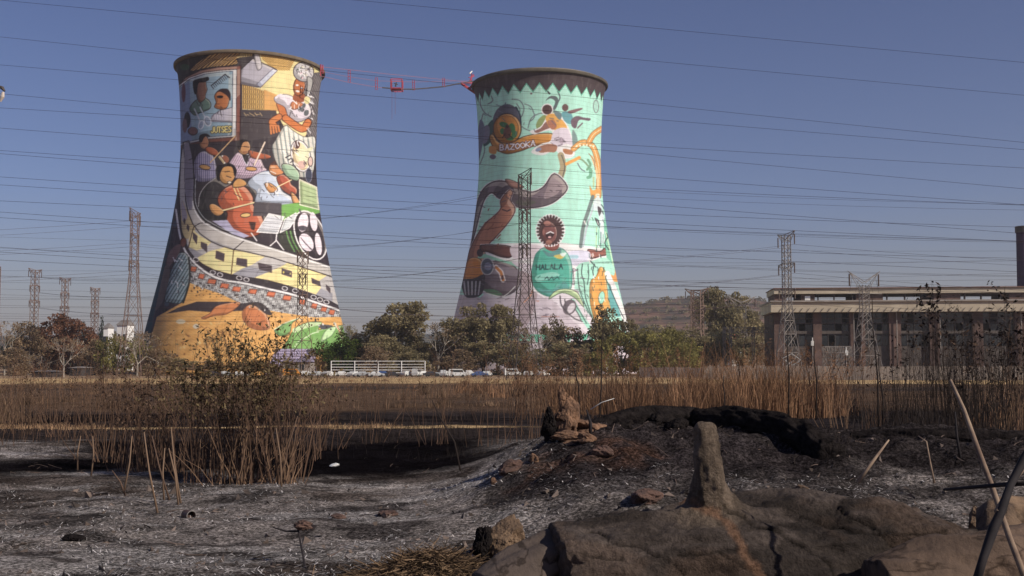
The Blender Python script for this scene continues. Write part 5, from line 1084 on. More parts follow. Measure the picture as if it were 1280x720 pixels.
TR = [
 # between and before the towers
 ('green', 428, 345, 412, 78, 'bright green bushy tree at the right foot of the musicians tower'),
 ('bare2', 432, 350, 398, 30, 'thin bare tree poking out beside the right edge of the musicians tower'),
 ('brown', 458, 352, 409, 56, 'brownish bushy tree left of the tallest gum between the towers'),
 ('gum1', 497, 348, 377, 76, 'tallest gum tree between the two towers'),
 ('round2', 478, 338, 412, 60, 'grey green tree in front of the tallest gum at its left'),
 ('round1', 524, 345, 412, 50, 'dark green tree right behind the right end of the rail frame'),
 ('bare', 548, 340, 402, 56, 'half bare brown tree between the tallest gum and the mint tower'),
 ('brown', 560, 356, 408, 52, 'dark brown tree just left of the mint tower'),
 ('gum2', 586, 345, 381, 66, 'gum tree with a pale trunk against the left foot of the mint tower'),
 ('gum1', 622, 340, 380, 54, 'tall gum tree with a dark crown before the mint tower'),
 ('round1', 604, 335, 412, 60, 'lower dark tree between the two gums before the mint tower'),
 ('brown', 648, 352, 402, 40, 'reddish brown tree behind the tallest pylon'),
 ('round2', 640, 330, 424, 60, 'dark rounded tree at the foot of the tallest pylon'),
 ('bare', 668, 335, 408, 46, 'bare grey tree right of the tallest pylon'),
 ('round1', 691, 350, 385, 38, 'small round topped tree below the singer painting'),
 ('brown', 712, 345, 402, 50, 'brownish tree below the painted green wave'),
 ('round2', 700, 330, 422, 76, 'dark spreading tree below the singer painting'),
 ('round1', 738, 340, 408, 56, 'dark tree at the right part of the mint tower base'),
 ('gum2', 762, 335, 383, 52, 'olive gum tree covering the right edge of the mint tower'),
 ('olive', 775, 325, 412, 74, 'olive green bushy tree at the right corner of the mint tower'),
 ('olive', 806, 320, 406, 70, 'light olive bushy tree just right of the mint tower'),
 ('olive', 838, 335, 404, 66, 'olive rounded tree between the mint tower and the rusty pylon'),
 ('round1', 868, 345, 402, 60, 'dark green tree behind the legs of the rusty pylon'),
 ('gum1', 898, 420, 360, 62, 'tall loose gum tree left of the power station'),
 ('gum2', 930, 440, 368, 56, 'airy gum tree behind the thin pale pylon'),
 ('round2', 893, 360, 408, 56, 'dark tree at the left post of the steel gantry'),
 ('round1', 925, 400, 404, 60, 'dark green tree behind the steel gantry'),
 ('brown', 948, 410, 408, 30, 'brown tree against the left end of the power station'),
 ('olive', 745, 300, 436, 50, 'low olive bush before the dark trees at the right foot of the mint tower'),
 ('brown', 574, 322, 432, 56, 'low brown bushy tree in front of the left foot of the mint tower'),
 ('round2', 668, 322, 436, 60, 'low dark tree right behind the white hatchback near the tallest pylon'),
 ('brown', 722, 318, 432, 60, 'low brownish tree in the middle of the mint tower base'),
 ('round1', 512, 322, 430, 44, 'low dark tree behind the right half of the rail frame'),
 ('brown', 468, 326, 428, 50, 'low brown tree behind the middle of the rail frame'),
 ('olive', 858, 310, 424, 60, 'low olive tree before the rusty pylon'),
 # left group
 ('bare', 6, 330, 400, 44, 'grey bare tree at the left edge of the picture'),
 ('brown', 34, 340, 394, 54, 'brown rounded tree below the leftmost distant pylon'),
 ('rust', 68, 350, 384, 64, 'red brown tree with the tallest crown at the left'),
 ('rust', 94, 345, 392, 50, 'red brown tree right of the tallest red brown crown'),
 ('conif', 103, 560, 401, 12, 'dark pointed conifer behind the red brown trees'),
 ('conif', 126, 600, 395, 16, 'tallest dark pointed conifer at the left'),
 ('round1', 138, 580, 404, 22, 'dark rounded tree beside the tallest conifer'),
 ('brown', 118, 340, 418, 44, 'dull brown tree below the smallest distant pylon'),
 ('olive', 142, 335, 414, 44, 'olive tree left of the tall left pylon'),
 ('olive', 170, 335, 418, 44, 'olive brown tree around the legs of the tall left pylon'),
 ('bare', 172, 300, 412, 50, 'pale branched bare tree before the tall left pylon'),
 ('bare', 80, 290, 420, 44, 'pale branched bare tree before the red brown trees'),
 ('brown', 195, 318, 432, 56, 'dull brown bushy tree at the left foot of the musicians tower'),
 ('brown', 14, 320, 430, 56, 'low brown tree at the left edge of the picture'),
 ('round2', 222, 330, 444, 60, 'low dark tree hiding the left base of the musicians tower'),
 ('brown', 262, 325, 448, 60, 'low brown tree at the base of the musicians tower behind the big bush'),
 ('round1', 312, 328, 446, 56, 'low dark tree at the base of the musicians tower left of the hut'),
 ('rust', 342, 325, 452, 34, 'low rusty shrub beside the purple roofed hut'),
]
for t_ in TR: plant(*t_)
for o in list(protos.values()):
    for c_ in list(o.children): bpy.data.objects.remove(c_)
    bpy.data.objects.remove(o)
# far woods
def wood(pxa, pxb, Y, topy, n, label, leaf):
    rs = np.random.default_rng(abs(int(pxa))+9); mb = MB(); cl = []
    for k in range(n):
        px = rs.uniform(pxa, pxb); P = at(px, topy+rs.uniform(-4, 8), Y+rs.uniform(-40, 40)); r_ = rs.uniform(2.5, 5)
        cl.append((P.x, P.y, P.z-r_, r_)); cl.append((P.x+rs.uniform(-3, 3), P.y, P.z-r_*2.1, r_*1.2)); cl.append((P.x, P.y, P.z-r_*3.2, r_*1.2))
    leaf_cloud(mb, cl, n*160, 1.0, rs); o = mb.build('far_woodland', leaf); tag(o, label, 'woodland', kind='stuff')
def hillscrub():
    rs = np.random.default_rng(8); cl = []
    ho = bpy.data.objects['hills']; vs = np.array([v.co[:] for v in ho.data.vertices]); vs = vs[vs[:, 1] < 1720]
    for k in rs.integers(0, len(vs), 900):
        p_ = vs[k]; d = fbm(p_[0]*.006, p_[1]*.02+p_[2]*.03, 3, 5); 
        if d > -.05 or rs.random() < .25: cl.append((p_[0]+rs.uniform(-5, 5), p_[1]+rs.uniform(-8, 8), p_[2]+1.5, rs.uniform(1.5, 4.0)))
    mb = MB(); leaf_cloud(mb, cl, 16000, 1.4, rs); tag(mb.build('hill_scrub', M_gum), 'dark scrub and trees scattered over the brown hill', 'scrub', kind='stuff')
hillscrub()
wood(-200, 200, 620, 424, 60, 'dark mass of distant trees behind the left pylons', M_conif)
wood(420, 800, 520, 424, 60, 'dark mass of distant trees behind the gap between the towers', M_gum)
wood(790, 960, 600, 406, 50, 'dark mass of distant trees at the foot of the brown hill', M_gum)

# ------------------------------------------------------------------ dry grass and reeds
def grassmat(name, a, b): return mat(name, a, b, .3, .85, attr='tone', spec=.1)
M_reed = grassmat('dry_reed', (.13, .070, .042), (.31, .175, .10)); M_dreed = grassmat('brown_reed', (.10, .06, .038), (.20, .13, .085)); M_black = grassmat('charred_stalk', (.018, .014, .014), (.05, .038, .034)); M_tan = grassmat('tan_stalk', (.24, .15, .09), (.38, .25, .15))
def blades(name, regions, mt, label, seed):
    rs = np.random.default_rng(seed); V = []; T = []
    for (pa, pb, ya, yb, n, h, wd) in regions:
        ntuft = max(4, n//110); tx = rs.uniform(pa, pb, ntuft); ty = rs.uniform(ya, yb, ntuft); th = rs.uniform(.3, 1.2, ntuft)
        idx = rs.integers(0, ntuft, n); Y = ty[idx]+rs.normal(0, .45, n); X = (tx[idx]-640)/F*ty[idx]+rs.normal(0, .38, n)*(1+.3*rs.normal(size=n))
        far = rs.random(n) < .15; X = np.where(far, (rs.uniform(pa, pb, n)-640)/F*Y, X)
        hh_ = h*th[idx]*rs.uniform(.45, 1.1, n); z0 = G(X, Y)-.03
        lean = rs.normal(0, .22, (n, 2))+(rs.normal(0, .12, (ntuft, 2)))[idx]; w_ = wd*rs.uniform(.6, 1.4, n); az = rs.uniform(0, np.pi, n); dx = np.cos(az)*w_/2; dy = np.sin(az)*w_/2
        br_ = rs.random(n) < .14; lean[br_] *= rs.uniform(2, 4.5, (br_.sum(), 1)); hh_ = np.where(br_, hh_*.75, hh_)
        tone = rs.uniform(.45, 1.35, n)*rs.uniform(.7, 1.25, ntuft)[idx]
        pts = []
        for u in (0, .45, .8, 1.0):
            cx = X+lean[:, 0]*hh_*u**2; cy = Y+lean[:, 1]*hh_*u**2; cz = z0+hh_*u; k = 1-.75*u
            pts.append(np.stack([cx-dx*k, cy-dy*k, cz], -1)); pts.append(np.stack([cx+dx*k, cy+dy*k, cz], -1))
        V.append(np.stack(pts, 1)); T.append(tone)
    V = np.concatenate(V); T = np.concatenate(T); n = len(V); me = bpy.data.meshes.new(name)
    q = np.array([[0, 1, 3, 2], [2, 3, 5, 4], [4, 5, 7, 6]]); Fs = (np.arange(n)[:, None, None]*8+q[None]).reshape(-1, 4)
    me.vertices.add(n*8); me.vertices.foreach_set('co', V.astype('f').ravel()); me.loops.add(Fs.size); me.loops.foreach_set('vertex_index', Fs.astype('i').ravel())
    me.polygons.add(len(Fs)); me.polygons.foreach_set('loop_start', np.arange(0, Fs.size, 4, dtype='i')); me.polygons.foreach_set('loop_total', np.full(len(Fs), 4, 'i')); me.update(calc_edges=True)
    tt = np.repeat(T, 8); a = me.color_attributes.new('tone', 'FLOAT_COLOR', 'POINT'); a.data.foreach_set('color', np.stack([tt, tt, tt, np.ones_like(tt)], -1).astype('f').ravel())
    o = link(name, me, mt); tag(o, label, 'grass', kind='stuff')
blades('dry_grass', [(785, 1010, 44, 62, 8000, 2.0, .024), (840, 980, 40, 44, 1500, 2.6, .018), (690, 790, 55, 85, 2600, 1.6, .035), (1015, 1060, 42, 50, 900, 1.8, .022), (1240, 1290, 24, 30, 400, 1.2, .010), (560, 700, 80, 130, 1500, 1.4, .05)], M_reed, 'dense orange tan dry grass standing behind the charred ridge', 101)
def plumes(name, pa, pb, ya, yb, n, h, label, seed):
    rs = np.random.default_rng(seed); mb = MB()
    for k in range(n):
        Y = rs.uniform(ya, yb); x = (rs.uniform(pa, pb)-640)/F*Y; z = gz(x, Y); hh_ = h*rs.uniform(.6, 1.2); lx, ly = rs.normal(0, .18, 2)*hh_; t_ = rs.uniform(.5, 1.3)
        p0 = Vector((x, Y, z)); p1 = Vector((x+lx*.4, Y+ly*.4, z+hh_*.65)); p2 = Vector((x+lx, Y+ly, z+hh_)); mb.tube([p0, p1, p2], [.012, .009, .005], 3, (t_, t_, t_, 1), caps=False)
        for j in range(14):
            u = rs.uniform(.0, 1); a = p1.lerp(p2, .25+.75*u); b = a+Vector((rs.normal(0, .10)+lx*.15, rs.normal(0, .1), rs.uniform(-.02, .16)))*(1.2-u*.7); mb.bar(a, b, .007, .002, 3, False, (t_*1.25, t_*1.2, t_*1.15, 1))
    tag(mb.build(name, M_reed), label, 'grass', kind='stuff')
plumes('reed_plumes', 640, 1080, 42, 60, 420, 2.6, 'feathery seed plumes rising out of the orange dry grass', 111)
plumes('reed_plumes', -40, 700, 55, 110, 260, 2.2, 'sparse feathery stalks rising over the burnt field', 112)
blades('dry_grass', [(-40, 230, 60, 130, 700, .9, .045), (380, 700, 66, 130, 2000, .9, .045), (-40, 130, 32, 42, 500, 1.3, .018), (640, 800, 90, 140, 1500, 1.3, .06), (-60, 700, 140, 190, 2600, .8, .09)], M_dreed, 'thin brown dry grass across the burnt field below the cars', 102)
blades('pale_grass', [(-60, 1400, 196, 240, 7000, .5, .10), (-60, 160, 29.5, 32, 2200, .16, .018), (370, 490, 30, 32, 900, .14, .018)], M_tan, 'short pale unburnt grass strips at the far edge of the field', 103)
blades('charred_stubble', [(-40, 700, 19, 34, 2600, .4, .008), (-20, 700, 8.8, 15, 900, .07, .004), (640, 1320, 12.0, 20, 2600, .16, .006), (1060, 1320, 28, 60, 2200, 1.1, .020), (-40, 700, 34, 62, 900, .5, .015)], M_black, 'thin blackened grass stubble on the burnt ground', 104)

# ------------------------------------------------------------------ shrubs and stalks
def shrub(px, py, Y, topy, wpx, nst, leafn, stem_mat, leaf_mat, label, seed, r0=.0075, leafsize=.03, leafband=(.5, 1.0), twig=6, name='dry_shrub', cat='shrub'):
    rs = np.random.default_rng(seed); P = at(px, py, Y); z = gz(P.x, Y); H = at(px, topy, Y).z-z; W = wpx*Y/F/2
    root = empty(name, (P.x, Y, z), 0, label, cat, 'shrubs and stalks on the burnt ground'); sm = MB(); lf = MB(); ends = []
    for k in range(nst):
        bx0 = rs.normal(0, W*.33); by0 = rs.normal(0, W*.33); tx_ = bx0*1.5+rs.normal(0, W*.38); ty_ = by0*1.5+rs.normal(0, W*.35); h = H*rs.uniform(.5, 1.0)*(1-.3*min(1, abs(tx_)/(W+1e-6))**2)
        p0 = Vector((bx0, by0, -.03)); p2 = Vector((tx_, ty_, h)); p1 = p0.lerp(p2, .5)+Vector((rs.normal(0, .05), rs.normal(0, .05), h*.04))
        pts = [p0, p0.lerp(p1, .5)+Vector((rs.normal(0, .015), 0, 0)), p1, p1.lerp(p2, .5)+Vector((rs.normal(0, .03), 0, 0)), p2]
        r_ = r0*rs.uniform(.5, 1.25); t_ = rs.uniform(.6, 1.4); sm.tube(pts, [r_, r_*.85, r_*.7, r_*.5, r_*.25], 4, (t_, t_*.95, t_*.9, 1))
        for j in range(twig):
            u = rs.uniform(.4, .98); a = p0.lerp(p2, u); a = a+(p1-p0.lerp(p2, .5))*(4*u*(1-u)); b = a+Vector((rs.normal(0, .13), rs.normal(0, .13), rs.uniform(.08, .3)))*H*.45
            sm.bar(a, b, r_*.35, r_*.12, 3, False, (t_, t_*.95, t_*.9, 1)); ends.append((a, b))
        ends.append((p1, p2))
    sm.build('stems', stem_mat, root)
    if leafn:
        n = leafn; ii = rs.integers(0, len(ends), n); A = np.array([ends[i][0] for i in ii]); B = np.array([ends[i][1] for i in ii]); u = rs.uniform(.1, 1.05, n)[:, None]
        Pp = A+(B-A)*u+rs.normal(0, .02, (n, 3)); keep = Pp[:, 2] > H*leafband[0]*rs.uniform(.7, 1.3, n); Pp = Pp[keep]; n = len(Pp)
        a = rs.normal(size=(n, 3)); a /= np.linalg.norm(a, axis=1)[:, None]; b = np.cross(a, rs.normal(size=(n, 3))); b /= np.linalg.norm(b, axis=1)[:, None]; s = leafsize*rs.uniform(.5, 1.4, n)[:, None]
        V = np.stack([Pp-a*s, Pp+b*s*.4, Pp+a*s, Pp-b*s*.4], 1).reshape(-1, 3); lf.v = [tuple(v) for v in V]; lf.f = [(4*k, 4*k+1, 4*k+2, 4*k+3) for k in range(n)]; tn = np.repeat(rs.uniform(.5, 1.5, n), 4); lf.c = [(x, x, x, 1) for x in tn]
        lf.build('leaves', leaf_mat, root)
    return root
M_stem = grassmat('shrub_stem', (.075, .048, .036), (.17, .11, .08)); M_stemt = grassmat('tan_stem', (.15, .10, .07), (.28, .185, .125))
M_sleaf = grassmat('shrub_leaf', (.075, .055, .030), (.16, .12, .065)); M_sleafb = grassmat('shrub_leaf_brown', (.06, .038, .028), (.13, .085, .06)); M_bleaf = grassmat('burnt_leaf', (.02, .015, .014), (.05, .035, .03))
shrub(264, 596, 15.6, 398, 118, 66, 3200, M_stem, M_sleaf, 'left half of the biggest dry bush, leafy above and bare below', 201)
shrub(318, 600, 15.5, 388, 100, 66, 3000, M_stem, M_sleaf, 'tallest crown of the biggest dry bush before the musicians tower', 202)
shrub(356, 602, 15.2, 398, 90, 46, 1700, M_stem, M_sleaf, 'right half of the biggest dry bush, thin and tall', 203)
shrub(300, 600, 15.2, 480, 110, 30, 300, M_stemt, M_sleafb, 'pale tan bare stems fanning out at the foot of the biggest bush', 204, twig=1)
shrub(352, 606, 15.0, 520, 60, 14, 0, M_stemt, M_sleafb, 'few straight pale stems right of the biggest bush', 205, r0=.012, twig=0, name='bare_stalks')
shrub(170, 590, 17, 440, 90, 34, 700, M_stem, M_sleafb, 'thin brown shrub left of the biggest bush', 206)
shrub(130, 580, 19, 420, 80, 20, 400, M_stem, M_sleafb, 'sparse brown shrub below the tall left pylon', 207)
shrub(25, 545, 27, 430, 90, 22, 350, M_stem, M_sleafb, 'thin brown shrub at the left edge', 208)
shrub(75, 550, 26, 420, 70, 18, 300, M_stem, M_sleafb, 'thin brown shrub below the red brown trees', 209)
shrub(215, 590, 17, 425, 60, 36, 500, M_stem, M_sleaf, 'thin shrub between the left pylon and the biggest bush', 210)
shrub(410, 560, 22, 452, 60, 20, 120, M_stem, M_sleafb, 'sparse dark twigs right of the biggest bush', 211)
shrub(470, 560, 24, 420, 60, 12, 60, M_stem, M_sleafb, 'few thin dark stalks below the rail frame', 212)
shrub(545, 560, 23, 400, 90, 14, 90, M_stem, M_sleafb, 'leaning thin dark stalks below the gap between the towers', 213)
shrub(610, 560, 22, 410, 80, 14, 90, M_stem, M_sleafb, 'thin dark stalks left of the clay mound', 214)
shrub(660, 545, 22, 420, 70, 18, 120, M_stem, M_sleafb, 'thin dark stalks behind the clay mound', 215)
shrub(1165, 530, 24, 350, 60, 16, 800, M_black, M_bleaf, 'tallest burnt sapling with black leaves before the power station', 216, leafsize=.06, leafband=(.75, 1), twig=2)
shrub(1195, 532, 23, 372, 60, 24, 300, M_black, M_bleaf, 'burnt sapling with bare tips right of the tallest one', 217, leafsize=.045, leafband=(.6, 1))
shrub(1225, 535, 22, 395, 80, 40, 500, M_black, M_bleaf, 'dense burnt scrub before the right bays of the power station', 218, leafsize=.04)
shrub(1262, 535, 21, 355, 60, 34, 800, M_black, M_bleaf, 'burnt sapling at the right edge with dark leaves at its top', 219, leafsize=.05, leafband=(.7, 1))
shrub(1270, 545, 20, 440, 50, 24, 120, M_stemt, M_sleafb, 'tan and brown stalks in a clump at the right edge', 220, r0=.008)
shrub(1120, 525, 26, 415, 70, 24, 160, M_black, M_bleaf, 'thin burnt stalks before the third brick pier', 221, leafsize=.04)
shrub(1045, 520, 30, 450, 60, 14, 60, M_stemt, M_sleafb, 'plume of dry stalks left of the burnt saplings', 222, r0=.008)
for k, (px, Y, ty, wp, nl, lab) in enumerate(((-10, 22, 400, 80, 260, 'tall wispy brown scrub at the very left edge rising over the trees'), (45, 24, 405, 90, 240, 'tall wispy scrub below the leftmost distant pylon'), (100, 23, 415, 80, 200, 'tall wispy scrub between the far left stalks and the left pylon'),
        (150, 21, 408, 80, 260, 'tall wispy scrub crossing the legs of the left pylon'), (196, 19, 412, 70, 320, 'tall wispy scrub filling the gap left of the biggest bush'), (392, 20, 440, 70, 160, 'low wispy scrub at the right side of the biggest bush'))):
    shrub(px, 560, Y, ty, wp, 16, nl, M_stem, M_sleafb, lab, 240+k, r0=.006, twig=9, leafsize=.022, leafband=(.3, 1))
for k, (px, Y, ty, wp, nl, lab, mm, lm) in enumerate(((1140, 24, 372, 50, 300, 'thin black sapling just left of the tallest burnt sapling', M_black, M_bleaf), (1180, 22, 346, 46, 600, 'black sapling with the densest leaf tuft, before the fourth pier', M_black, M_bleaf), (1208, 20, 385, 60, 300, 'dark wispy scrub between the burnt saplings', M_black, M_sleafb),
        (1245, 19, 372, 60, 400, 'dark leafy scrub before the right end of the power station', M_black, M_bleaf), (1285, 18, 366, 60, 400, 'tall dark scrub cut by the right edge below the chimney', M_stem, M_bleaf), (1160, 26, 400, 80, 200, 'dark twiggy scrub behind the tallest burnt sapling', M_black, M_sleafb), (1235, 24, 405, 90, 260, 'dark twiggy scrub before the last bays of the power station', M_black, M_sleafb), (1090, 27, 420, 60, 100, 'low brown twigs below the V topped pylon', M_stem, M_sleafb))):
    shrub(px, 535, Y, ty, wp, 22, nl, mm, lm, lab, 260+k, r0=.007, twig=9, leafsize=.045, leafband=(.72, 1) if mm is M_black else (.4, 1))
def stick(name, pts, rad, mt, label, n=7, cat='stick', group=None):
    P0 = Vector(pts[0]); m = MB(); m.tube([Vector(q)-P0 for q in pts], rad, n, (1, 1, 1, 1)); o = m.build(name, mt, smooth=True); o.location = P0; return tag(o, label, cat, group)
def spt(lst): return [at(a, b, Y) for a, b, Y in lst]
rs_ = np.random.default_rng(5)
for k, (xa, ya, xb, yb) in enumerate(((755, 395, 748, 522), (540, 500, 578, 575), (985, 412, 985, 500), (1018, 425, 1020, 500), (714, 440, 725, 500), (1098, 440, 1104, 520), (1090, 370, 1098, 512), (905, 470, 904, 505))):
    Y = 19 if k not in (1,) else 16
    stick('thin_stalk', spt([(xb, yb+25, Y), (lerp(xb, xa, .3)+1.5, lerp(yb, ya, .3), Y), (lerp(xb, xa, .7)-1, lerp(yb, ya, .7), Y), (xa, ya, Y)]), [.013, .012, .009, .005], M_black,
          ['tall black stalk standing alone before the right edge of the mint tower', 'short leaning black stalk left of the clay mound', 'upright thin black stalk below the grey pylon', 'thin black stalk right of the one below the grey pylon', 'leaning thin stalk behind the clay mound', 'dark stalk below the right leg of the V topped pylon', 'tall bent dark stalk beside the V topped pylon', 'short dark stalk in the orange grass'][k], cat='stalk')
for k, (xa, ya, xb, yb) in enumerate(((161, 545, 157, 590), (180, 540, 197, 638), (165, 545, 155, 612), (190, 545, 212, 622), (211, 560, 223, 628), (214, 535, 226, 626), (140, 588, 157, 617), (101, 545, 97, 585), (116, 545, 114, 592), (372, 520, 350, 605), (345, 535, 352, 608), (206, 560, 205, 622))):
    Y = 1.6*F/(yb-452)*.99
    stick('cut_stalk', spt([(xb, yb+3, Y), (lerp(xb, xa, .5)+2*(-1)**k, lerp(yb, ya, .5), Y), (xa, ya, Y)]), [.012, .010, .006], M_stemt if k % 3 else M_stem,
          'tan snapped stalk at the left, ' + ['the leftmost pair, shorter one', 'the tall leaning ones crossing near the middle', 'those leaning left', 'those leaning right', 'the pair at the right, near one', 'the pair at the right, tallest', 'those bent low', 'the two far left, outer', 'the two far left, inner', 'those right of the biggest bush, leaning', 'those right of the biggest bush, upright', 'the pair at the right, thin one'][k], cat='stalk')

# ------------------------------------------------------------------ foreground: rocks, clay mound, logs, stumps
def blob(name, loc, dims, mt, label, seed, rough=.28, sub=5, cat='rock', rz=0, group=None, facet=0.0, sink=.25, parent=None):
    bm = bmesh.new(); bmesh.ops.create_icosphere(bm, subdivisions=sub, radius=1)
    me = bpy.data.meshes.new(name); bm.to_mesh(me); bm.free(); n = len(me.vertices); co = np.empty(n*3, 'f'); me.vertices.foreach_get('co', co); co = co.reshape(-1, 3).astype(float)
    d = co.copy(); s = seed*3.7
    amp = 1+rough*(fbm(d[:, 0]*1.3+s, d[:, 1]*1.3+d[:, 2]*1.9, 3, seed)+.7*fbm(d[:, 2]*2.6-s, d[:, 0]*2.3+d[:, 1]*1.4, 4, seed+5))*1.6
    if facet:
        rs = np.random.default_rng(seed)
        for k in range(9):
            nn = rs.normal(size=3); nn /= np.linalg.norm(nn); h = rs.uniform(.55, .85); dt = (co*amp[:, None])@nn; amp = np.where(dt > h, amp*(1-facet*(1-h/np.maximum(dt, 1e-3))), amp)
    amp = amp*(1+.09*fbm(d[:, 0]*9+s, d[:, 1]*9+d[:, 2]*7, 4, seed+9)); co = co*amp[:, None]*np.array(dims)/2
    me.vertices.foreach_set('co', co.astype('f').ravel()); me.polygons.foreach_set('use_smooth', [not facet]*len(me.polygons)); me.update()
    o = link(name, me, mt, parent); o.location = loc; o.rotation_euler = (0, 0, rz)
    return tag(o, label, cat, group) if not parent else o
M_clay = mat('orange_clay', (.06, .036, .028), (.29, .165, .10), 9, .95, bump=.8, bscale=22, ctr=.48)
M_rock = mat('brown_rock', (.05, .032, .028), (.17, .10, .078), 6, .95, bump=.7, bscale=25)
M_charl = mat('charcoal_log', (.008, .007, .008), (.035, .029, .028), 9, .95, bump=1, bscale=30, spec=.0, stretch=(1, 1, 1))
M_grey = mat('ashy_wood', (.075, .066, .058), (.165, .142, .122), 2.2, .9, bump=.5, bscale=14)
M_tanw = mat('scorched_tan_wood', (.05, .033, .025), (.25, .165, .105), 4, .9, bump=.8, bscale=16)
M_straw = grassmat('straw', (.075, .05, .033), (.21, .15, .10))
def on(px, Y, dz=0): x = (px-640)/F*Y; return Vector((x, Y, gz(x, Y)+dz))
# clay (termite) mound
cm = empty('clay_mound', on(705, 12.9, -.05), 0, 'broken orange clay termite mound with a jagged spire and a dark lump put in for its shaded left side', 'termite mound')
def blobp(name, loc, dims, mt, seed, parent, **k):
    o = blob(name, Vector(loc), dims, mt, None, seed, parent=parent, **k); return o
blobp('spire', (.02, 0, .17), (.34, .30, .60), M_clay, 11, cm, rough=.5, facet=.7)
blobp('spire_tip', (-.02, 0, .42), (.12, .11, .24), M_clay, 12, cm, rough=.5, facet=.7)
blobp('shade_shoulder', (-.17, -.03, .15), (.16, .26, .38), M_charl, 13, cm, rough=.4, facet=.5)  # black lump standing in for shade on the mound's left side
blobp('crumbled_side', (.34, .1, .06), (.36, .34, .24), M_clay, 14, cm, rough=.6, facet=.6)
blobp('crumbled_base', (.10, -.2, -.02), (.60, .4, .20), M_clay, 15, cm, rough=.5, facet=.5)
i = 0
for px, Y, w_, h_, mt, lab in ((640, 12.4, .42, .20, M_rock, 'flat brown rock left of the clay mound'), (668, 12.3, .13, .13, M_clay, 'small pinkish stone between the flat rock and the clay mound'), (617, 12.2, .09, .10, M_clay, 'small orange stone at the left end of the flat rock'),
      (805, 10.4, .36, .22, M_rock, 'squarish brown rock right of centre on the ash slope'), (755, 11.9, .3, .14, M_rock, 'low brown clod right of the clay mound'), (735, 12.4, .24, .14, M_clay, 'orange clay clod at the foot of the mound'), (777, 13.2, .3, .2, M_charl, 'blackened clod right of the clay mound'),
      (425, 11.7, .20, .08, M_rock, 'small brown clod on the ash left of centre'), (487, 11.8, .26, .09, M_rock, 'longer brown clod on the ash below the black belt'), (597, 9.6, .14, .09, M_rock, 'small rock left of the broken stump chunk'), (785, 10.0, .12, .07, M_rock, 'pebble below the squarish brown rock'), (845, 13.6, .35, .22, M_charl, 'charred clod at the left end of the burnt log'), (826, 14.2, .5, .3, M_charl, 'big charred clod on the ridge before the burnt log'),
      (1000, 10.6, .16, .09, M_tanw, 'reddish wood chip on the ash behind the fallen trunk'), (240, 11.9, .1, .06, M_rock, 'clod left of the twig with the bark cap'), (100, 10.3, .24, .07, M_charl, 'dark clod in the ash at the lower left')):
    i += 1; blob('rock', on(px, Y, h_*.18), (w_, w_*.8, h_), mt, lab, 20+i, rough=.35, facet=.6, rz=i, group='rocks and clods on the burnt ground')
# rubble too small to name
rs = np.random.default_rng(77); mb = MB()
for k in range(900):
    Y = rs.uniform(8.3, 15); px = rs.uniform(0, 1290); x = (px-640)/F*Y; s = rs.uniform(.006, .028)*(1.6 if rs.random() < .1 else 1); z = gz(x, Y)
    v = [Vector((x, Y, z+s*.2))+Vector(rs.normal(size=3))*s for _ in range(4)]; t_ = rs.uniform(.5, 1.6); mb.add(v, [(0, 1, 2), (0, 3, 1), (1, 3, 2), (0, 2, 3)], (t_, t_, t_, 1))
tag(mb.build('ground_rubble', mat('rubble', (.05, .042, .04), (.16, .12, .10), 3, .95, attr='tone')), 'crumbs of clay and charcoal scattered over the ash', 'rubble', kind='stuff')
# ash flakes and burnt straws
n = 26000; Y = 8.0+9*rs.random(n)**1.3; px = rs.uniform(-30, 1310, n); X = (px-640)/F*Y
keep = (fbm(X*1.1, Y*1.1, 3, 91) > -.12) & ~((Y > 15.2) & (X < 0)) & ~((X > .6) & (Y > 11.6)); X = X[keep]; Y = Y[keep]; n = len(X); Z = G(X, Y)+.006
a = rs.uniform(0, 6.28, n); l = rs.uniform(.008, .035, n); w_ = rs.uniform(.0012, .005, n); up_ = rs.uniform(-.004, .02, n)
dx, dy = np.cos(a)*l, np.sin(a)*l; ex, ey = -np.sin(a)*w_, np.cos(a)*w_
V = np.stack([np.stack([X-dx-ex, Y-dy-ey, Z], -1), np.stack([X-dx+ex, Y-dy+ey, Z], -1), np.stack([X+dx+ex, Y+dy+ey, Z+up_], -1), np.stack([X+dx-ex, Y+dy-ey, Z+up_], -1)], 1).reshape(-1, 3)
mb = MB(); mb.v = [tuple(v) for v in V]; mb.f = [(4*k, 4*k+1, 4*k+2, 4*k+3) for k in range(n)]; tn = np.repeat(np.where(rs.random(n) < .5, rs.uniform(.05, .3, n), rs.uniform(.8, 1.7, n)), 4); mb.c = [(x, x, x, 1) for x in tn]
tag(mb.build('ash_litter', mat('ash_flakes', (.26, .24, .235), (.40, .375, .37), 3, .95, attr='tone')), 'pale ash flakes and burnt straws littering the ground', 'ash', kind='stuff')

